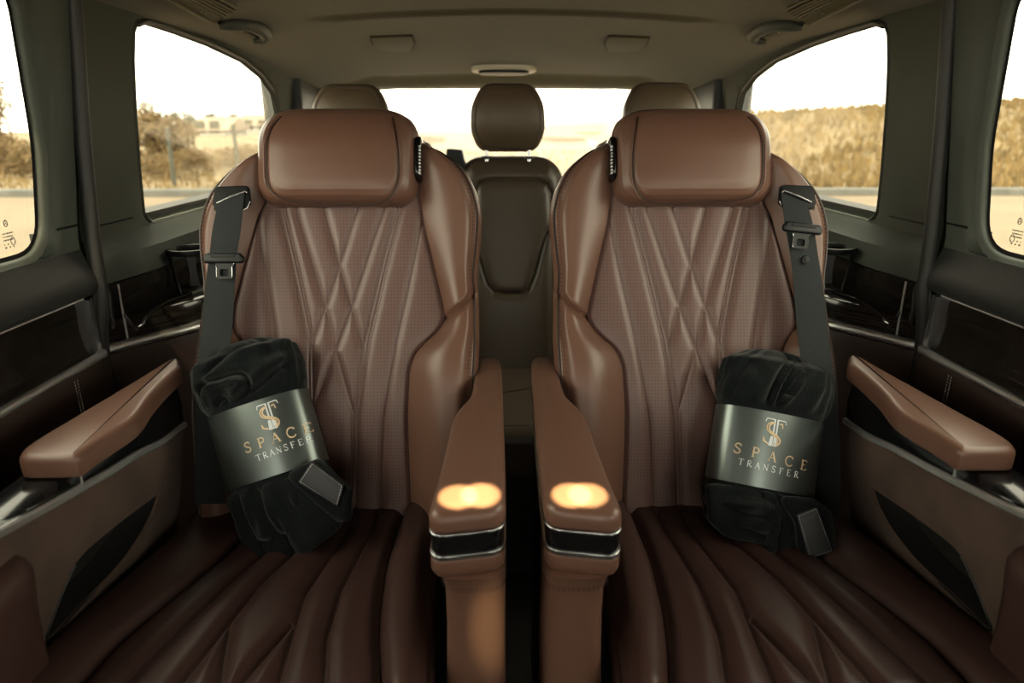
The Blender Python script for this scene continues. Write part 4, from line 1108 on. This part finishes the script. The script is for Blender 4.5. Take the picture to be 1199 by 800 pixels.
def rear_head(px0, px1, py0, py1, name_side):
    yh = RY + .05
    a, b = on_y(px0, (py0 + py1) / 2, yh), on_y(px1, (py0 + py1) / 2, yh); tp, bt = on_y((px0 + px1) / 2, py0, yh).z, on_y((px0 + px1) / 2, py1, yh).z
    xc, hw_, zc, hz = (a.x + b.x) / 2, (b.x - a.x) / 2, (tp + bt) / 2, (tp - bt) / 2
    o = round_poly([(-hw_ * .80, -hz), (hw_ * .80, -hz), (hw_ * 1.02, -hz * .35), (hw_ * .98, hz * .35), (hw_ * .70, hz), (-hw_ * .70, hz), (-hw_ * .98, hz * .35), (-hw_ * 1.02, -hz * .35)], [.045, .045, .10, .10, .055, .055, .10, .10], 8)
    o = resample(o, 96, True)
    def ring(k, n): return [(xc + p[0] * k, yh - n + .02 * (p[1] * k / hz) ** 2, zc + p[1] * k) for p in o]
    m = MB(); m.loft([ring(k, n) for k, n in ((.02, .045), (.12, .045), (.22, .0449), (.3, .0446), (.4, .044), (.5, .043), (.6, .0415), (.7, .039), (.78, .0365), (.84, .0335), (.86, .0325), (.88, .034), (.94, .028), (.985, .016), (1, .0), (.99, -.02), (.95, -.04), (.85, -.055), (.5, -.062), (.05, -.063))])
    h = m.build('headrest', 'leather_rear_head', bench, angle=80)
    m = MB(); R = ring(.865, .0335)
    L = [p for p in R if p[2] < 1e9]; m.tube(L + L[:1], .0016, 6, False); m.build('headrest_piping', 'leather_rear', h)
    for sx_ in (-1, 1):
        m = MB(); m.tube([(xc + sx_ * hw_ * .58, yh, zc - hz - .06), (xc + sx_ * hw_ * .58, yh, zc - hz + .03)], .006, 10); m.build('headrest_post', 'chrome', h)
        m = MB(); m.tube([(xc + sx_ * hw_ * .58, yh, zt_ - .004 if abs(xc) < .2 else zt_ - .034), (xc + sx_ * hw_ * .58, yh, zt_ + .004 if abs(xc) < .2 else zt_ - .026)], .014, 12); m.build('post_collar', 'black_plastic', h)
rear_head(551, 638, 97, 178, 0)
rear_head(366, 456, 98, 178, -1)
rear_head(729, 819, 96, 178, 1)
# the belt outlet standing on the left shoulder of the bench
m_ = MB(); bo = on_y(534, 182, RY + .06)
m_.slab([(-.030, -.035), (.030, -.035), (.020, .016), (-.026, .020)], -.03, .03, .004, (Vector((bo.x, bo.y, bo.z)), Vector((1, 0, 0)), Vector((0, 0, 1)), Vector((0, -1, 0))), corner=.006)
ob = m_.build('belt_outlet', 'black_plastic', bench)
# ---------------------------------------------------------------- outside
GZ = -0.52
def wmat(name, c1, c2, scale, rough=.95, c3=None):
    m = mat(name, c1, rough, vary=(c2, scale)); return m
wmat('asphalt', (.100, .074, .043), (.125, .094, .056), .6)
wmat('dry_grass', (.105, .071, .027), (.16, .112, .046), 1.3)
wmat('bank_grass', (.075, .052, .020), (.145, .104, .045), 1.6)
wmat('curb', (.07, .073, .068), (.095, .097, .09), 3)
wmat('brush', (.09, .06, .024), (.15, .102, .045), 2.0)
wmat('evergreen', (.035, .04, .026), (.06, .066, .04), 2.0)
wmat('bark', (.07, .055, .035), (.10, .08, .05), 6)
wmat('house_white', (.25, .245, .225), (.29, .285, .26), 3)
wmat('roof_tile', (.20, .15, .12), (.25, .19, .14), 4)
mat('post_dark', (.035, .04, .03), .7)
m_ = MB(); m_.grid(np.array([[(x, y, GZ) for x in np.linspace(-60, 60, 13)] for y in np.linspace(-30, 17.2, 8)])); tag(m_.build('ground', 'asphalt', None), kind='structure')
m_ = MB(); m_.box((-60, 17.2, GZ - .1), (60, 17.6, GZ + .17), .03); tag(m_.build('curb', 'curb', None), kind='structure')
def hill(x, y):
    r = float(sstep(np.array(x), 5.5, 12.0)); b = float(sstep(np.array(y), 18.5, 34))
    right = (1.95 + .045 * (x - 10)) * r * b
    left = .6 * (1 - r) * float(sstep(np.array(y), 18, 60))
    return GZ + .12 + right + left + (.10 * noise.noise(Vector((x * .35, y * .35, 0))) + .09 * noise.noise(Vector((x * 1.1, y * 1.1, 3)))) * (.25 + r * b)
xs = np.linspace(-90, 90, 240); ys = np.r_[np.linspace(17.6, 45, 110), np.linspace(47, 160, 30)]
g = np.array([[(x, y, hill(x, y)) for x in xs] for y in ys])
tag(MB().grid(g).build('ground_grass_verge', 'bank_grass', None, angle=180), kind='structure')

def tufts():
    """dry grass standing on the bank and the verge: nobody could count it"""
    r = np.random.default_rng(5); n = 26000
    x = np.r_[r.uniform(5, 48, n * 2 // 3), r.uniform(-34, 5, n // 3)]; y = 17.7 + r.random(len(x)) ** 1.4 * 20
    m = MB()
    for i in range(len(x)):
        z = hill(x[i], y[i]); h = r.uniform(.10, .38) * (1 if x[i] > 5 else .6); a = r.uniform(0, PI); w = h * .30; dx, dy = math.cos(a) * w, math.sin(a) * w
        k = len(m.v); lx, ly = r.normal(0, h * .25, 2)
        m.v.extend([(x[i] - dx, y[i] - dy, z - .03), (x[i] + dx, y[i] + dy, z - .03), (x[i] + lx, y[i] + ly, z + h)]); m.f.append((k, k + 1, k + 2))
    tag(m.build('dry_grass', 'dry_grass', None, smooth=False, fix=False), 'ochre dry grass growing over the bank and the verge beyond the kerb', 'grass', kind='stuff')
tufts()
def crown_mesh(rnd, c, rx, rz_, nlump, n=900, leaf=.10):
    """a bushy crown of many small twiggy blades around a few lumps"""
    m = MB()
    lumps = [(c + Vector((rnd.uniform(-.7, .7) * rx, rnd.uniform(-.5, .5) * rx, rnd.uniform(-.6, .6) * rz_)), rnd.uniform(.35, .6)) for _ in range(nlump)]
    for _ in range(n):
        p, k = rnd.choice(lumps)
        d = Vector((rnd.gauss(0, 1), rnd.gauss(0, 1), rnd.gauss(0, 1))).normalized() * (rnd.random() ** .4)
        q = p + Vector((d.x * rx * k, d.y * rx * k, d.z * rz_ * k))
        a = Vector((rnd.gauss(0, 1), rnd.gauss(0, 1), rnd.gauss(0, 1) + .8)).normalized() * leaf * rnd.uniform(.6, 1.5); b = a.cross(Vector((rnd.gauss(0, 1), rnd.gauss(0, 1), rnd.gauss(0, 1)))).normalized() * leaf * .45
        i = len(m.v); m.v.extend([tuple(q - a - b * .3), tuple(q - b), tuple(q + a), tuple(q + b)]); m.f.append((i, i + 1, i + 2, i + 3))
    return m
def branch(m, rnd, p, d, L, r, lvl):
    pts = [p]; q = p.copy(); dd = d.copy()
    for k in range(4):
        dd = (dd + Vector((rnd.gauss(0, .13), rnd.gauss(0, .13), rnd.gauss(.03, .08)))).normalized(); q = q + dd * L / 4; pts.append(q.copy())
    m.tube(pts, [r * (1 - .15 * i) for i in range(5)], 5)
    if lvl > 0:
        for k in range(4 if lvl > 1 else 5):
            i = rnd.choice((2, 3, 4)); e = (dd + Vector((rnd.gauss(0, .55), rnd.gauss(0, .55), rnd.gauss(.1, .3)))).normalized()
            branch(m, rnd, pts[i], e, L * rnd.uniform(.5, .75), r * .45, lvl - 1)
def bare_tree(px, y, ptop, seed, label):
    b = on_y(px, 222, y); x = b.x; z0 = hill(x, y); h = on_y(px, ptop, y).z - z0
    rnd = random.Random(seed)
    t = empty('bare_tree', (x, y, z0), label, 'tree', 'bare trees')
    m = MB(); branch(m, rnd, Vector((x, y, z0 - .1)), Vector((rnd.gauss(0, .04), 0, 1)), h * .55, h * .022, 3); m.build('trunk', 'bark', t)
    crown_mesh(rnd, Vector((x, y, z0 + h * .62)), h * .30, h * .36, 12, 1400, h * .016).build('twigs', 'brush', t, smooth=False, fix=False)
def bush(px, y, ptop, wpx, mname, seed, label, cat='bush', grp='bushes beyond the kerb', nm='bush'):
    b = on_y(px, 220, y); x = b.x; z0 = hill(x, y); h = on_y(px, ptop, y).z - z0; w = abs(on_y(px + wpx, 200, y).x - on_y(px, 200, y).x) / 2
    rnd = random.Random(seed)
    t = empty(nm, (x, y, z0), label, cat, grp)
    crown_mesh(rnd, Vector((x, y, z0 + h * .46)), w, h * .52, 14, 2600, max(h, w) * .045).build('crown', mname, t, smooth=False, fix=False)
    m = MB(); m.tube([(x, y, z0 - .1), (x + .05, y, z0 + h * .5)], [h * .03, h * .015], 6); m.build('stem', 'bark', t)
bare_tree(8, 27, 45, 1, 'tall bare tree nearest the left edge of the photo')
bare_tree(26, 36, 78, 2, 'bare tree second from the left edge, beside the pillar')
bare_tree(-22, 44, 70, 5, 'bare tree just outside the left edge of the photo')
bare_tree(180, 33, 102, 3, 'bare tree rising over the bushes in the left rear window')
for i, (px, y, pt, w, l) in enumerate([
    (-20, 23, 160, 60, 'ochre bush reaching in at the left edge of the photo'),
    (14, 25, 140, 60, 'tall ochre bush under the bare trees at the left edge'),
    (44, 22, 160, 56, 'ochre bush next to the door pillar, in the left door window'),
    (150, 23.5, 135, 60, 'tall ochre bush half hidden by the pillar at the left rear window'),
    (185, 26.5, 122, 62, 'tallest ochre bush in the left rear window, under the bare tree'),
    (212, 30, 134, 60, 'broad ochre bush left of the leaning post'),
    (190, 20.8, 178, 60, 'low ochre bush at the foot of the tallest bush'),
    (240, 23, 172, 66, 'low ochre bush in front of the white house'),
    (292, 26, 168, 80, 'low ochre bush beside the headrest of the left seat'),
    (330, 21, 178, 60, 'low ochre bush mostly behind the left seat')]):
    bush(px, y, pt, w, 'brush', 11 + i, l)
for i, (px, y, pt, w, l) in enumerate([(225, 122, 126, 34, 'dark evergreen left of the white house roof'), (252, 95, 128, 34, 'dark evergreen behind the white house'), (276, 90, 130, 30, 'dark evergreen between the two houses'), (306, 100, 131, 36, 'dark evergreen at the rear end of the left rear window'), (335, 104, 133, 40, 'dark evergreen behind the left headrest')]):
    bush(px, y, pt, w, 'evergreen', 40 + i, l, 'tree', 'evergreens on the skyline', 'evergreen_tree')
def house(px0, px1, py0, py1, y, label):
    a, b = on_y(px0, py1, y), on_y(px1, py0, y)
    z0 = hill((a.x + b.x) / 2, y) - .3
    t = empty('house', ((a.x + b.x) / 2, y, z0), label, 'house', 'white houses')
    zt = b.z; w = b.x - a.x
    m = MB(); m.box((a.x, y, z0), (b.x, y + 6, zt - .8)); m.build('wall', 'house_white', t)
    m = MB(); m.loft([[(x, y - .4, zt - .85), (x, y + 6.4, zt - .85), (x, y + 3, zt + .4)] for x in (a.x - .4, b.x + .4)]); m.build('roof', 'roof_tile', t)
    for k in (.25, .7):
        m = MB(); xx = a.x + w * k; m.box((xx - .5, y - .06, (z0 + zt) / 2 - .2), (xx + .5, y + .05, (z0 + zt) / 2 + .9), .02); m.build('window', 'post_dark', t)
house(228, 262, 142, 175, 70, 'white house showing in the middle of the left rear window')
house(284, 318, 138, 168, 84, 'white house next to the left headrest')
def post(px, y, ptop, label):
    b = on_y(px, 223, y); z0 = hill(b.x, y); tp = on_y(px - 9, ptop, y)
    t = empty('fence_post', (b.x, y, z0), label, 'post', 'dark posts on the verge')
    m = MB(); m.tube([(b.x, y, z0 - .1), (tp.x, y, tp.z)], [.055, .05], 8); m.build('shaft', 'post_dark', t)
    m = MB(); m.tube([(tp.x, y, tp.z), (tp.x - .01, y, tp.z + .05)], [.07, .05], 8); m.build('cap', 'post_dark', t)
post(205, 19, 152, 'dark leaning post on the grass in the middle of the left rear window')
post(282, 19, 148, 'dark leaning post on the grass beside the left headrest')
# far ground and brush behind the tailgate
for i, (px, y, pt, w) in enumerate([(470, 48, 152, 40), (505, 46, 158, 40), (655, 50, 160, 50), (700, 58, 156, 50)]):
    bush(px, y, pt, w, 'brush', 70 + i, ['pale far bush behind the left inner headrest edge', 'pale far bush left of the middle rear headrest', 'pale far bush right of the middle rear headrest', 'pale far bush behind the right inner headrest edge'][i], 'bush', 'bushes behind the tailgate')

# ---------------------------------------------------------------- light and camera
wd = bpy.data.worlds.new('World'); SC.world = wd; wd.use_nodes = True
bg = wd.node_tree.nodes['Background']; bg.inputs['Color'].default_value = (1.0, .95, .78, 1); bg.inputs['Strength'].default_value = 3.0
sun = bpy.data.lights.new('sun', 'SUN'); sun.energy = 2.2; sun.color = (1.0, .76, .46); sun.angle = math.radians(1.0)
so = bpy.data.objects.new('sun', sun); COL.objects.link(so); so.location = (-3, -8, 5)
sd = Vector((0.22, 1.0, -0.75)).normalized()            # from ahead of the van, over its roof
so.rotation_euler = sd.to_track_quat('-Z', 'Y').to_euler()
# added warm spots that imitate sun patches on the ends of the aisle armrests
for i, (px, py, w) in enumerate(((536, 582, 1.0), (563, 580, 1.0), (669, 580, 1.0), (688, 580, .9), (576, 735, 1.0))):
    t = on_z(px, py, .72) if py < 700 else on_y(px, py, .70)
    l = bpy.data.lights.new('sun_patch_spot', 'SPOT'); l.energy = 420 * w if py < 700 else 26; l.color = (1.0, .88, .46); l.spot_size = math.radians(2.5 if py < 700 else 5.0); l.spot_blend = .2 if py < 700 else 1.0; l.shadow_soft_size = .004
    o = bpy.data.objects.new('sun_patch_spot', l); COL.objects.link(o); o.location = (-.05 + .03 * i if py < 700 else 0.02, -.22, 1.36)
    o.scale = (1.0, .62, 1) if py < 700 else (.7, 1.2, 1)
    o.rotation_euler = (t - Vector(o.location)).to_track_quat('-Z', 'Y').to_euler()
cam = bpy.data.cameras.new('camera'); co = bpy.data.objects.new('camera', cam); COL.objects.link(co)
co.location = CAM; co.rotation_euler = CROT.to_euler()
cam.sensor_fit = 'HORIZONTAL'; cam.sensor_width = 36.0; cam.lens = F * 36.0 / W; cam.clip_start = 0.02; cam.clip_end = 400
cam.dof.use_dof = True; cam.dof.focus_distance = 1.22; cam.dof.aperture_fstop = 3.4
SC.camera = co
vs = SC.view_settings; vs.view_transform = 'Standard'; vs.look = 'None'; vs.gamma = 1.0; vs.use_curve_mapping = False; vs.exposure = 1.4
SC.cycles.use_denoising = True
SC.cycles.max_bounces = 10; SC.cycles.diffuse_bounces = 6; SC.cycles.transparent_max_bounces = 16
SC.cycles.sample_clamp_indirect = 6.0
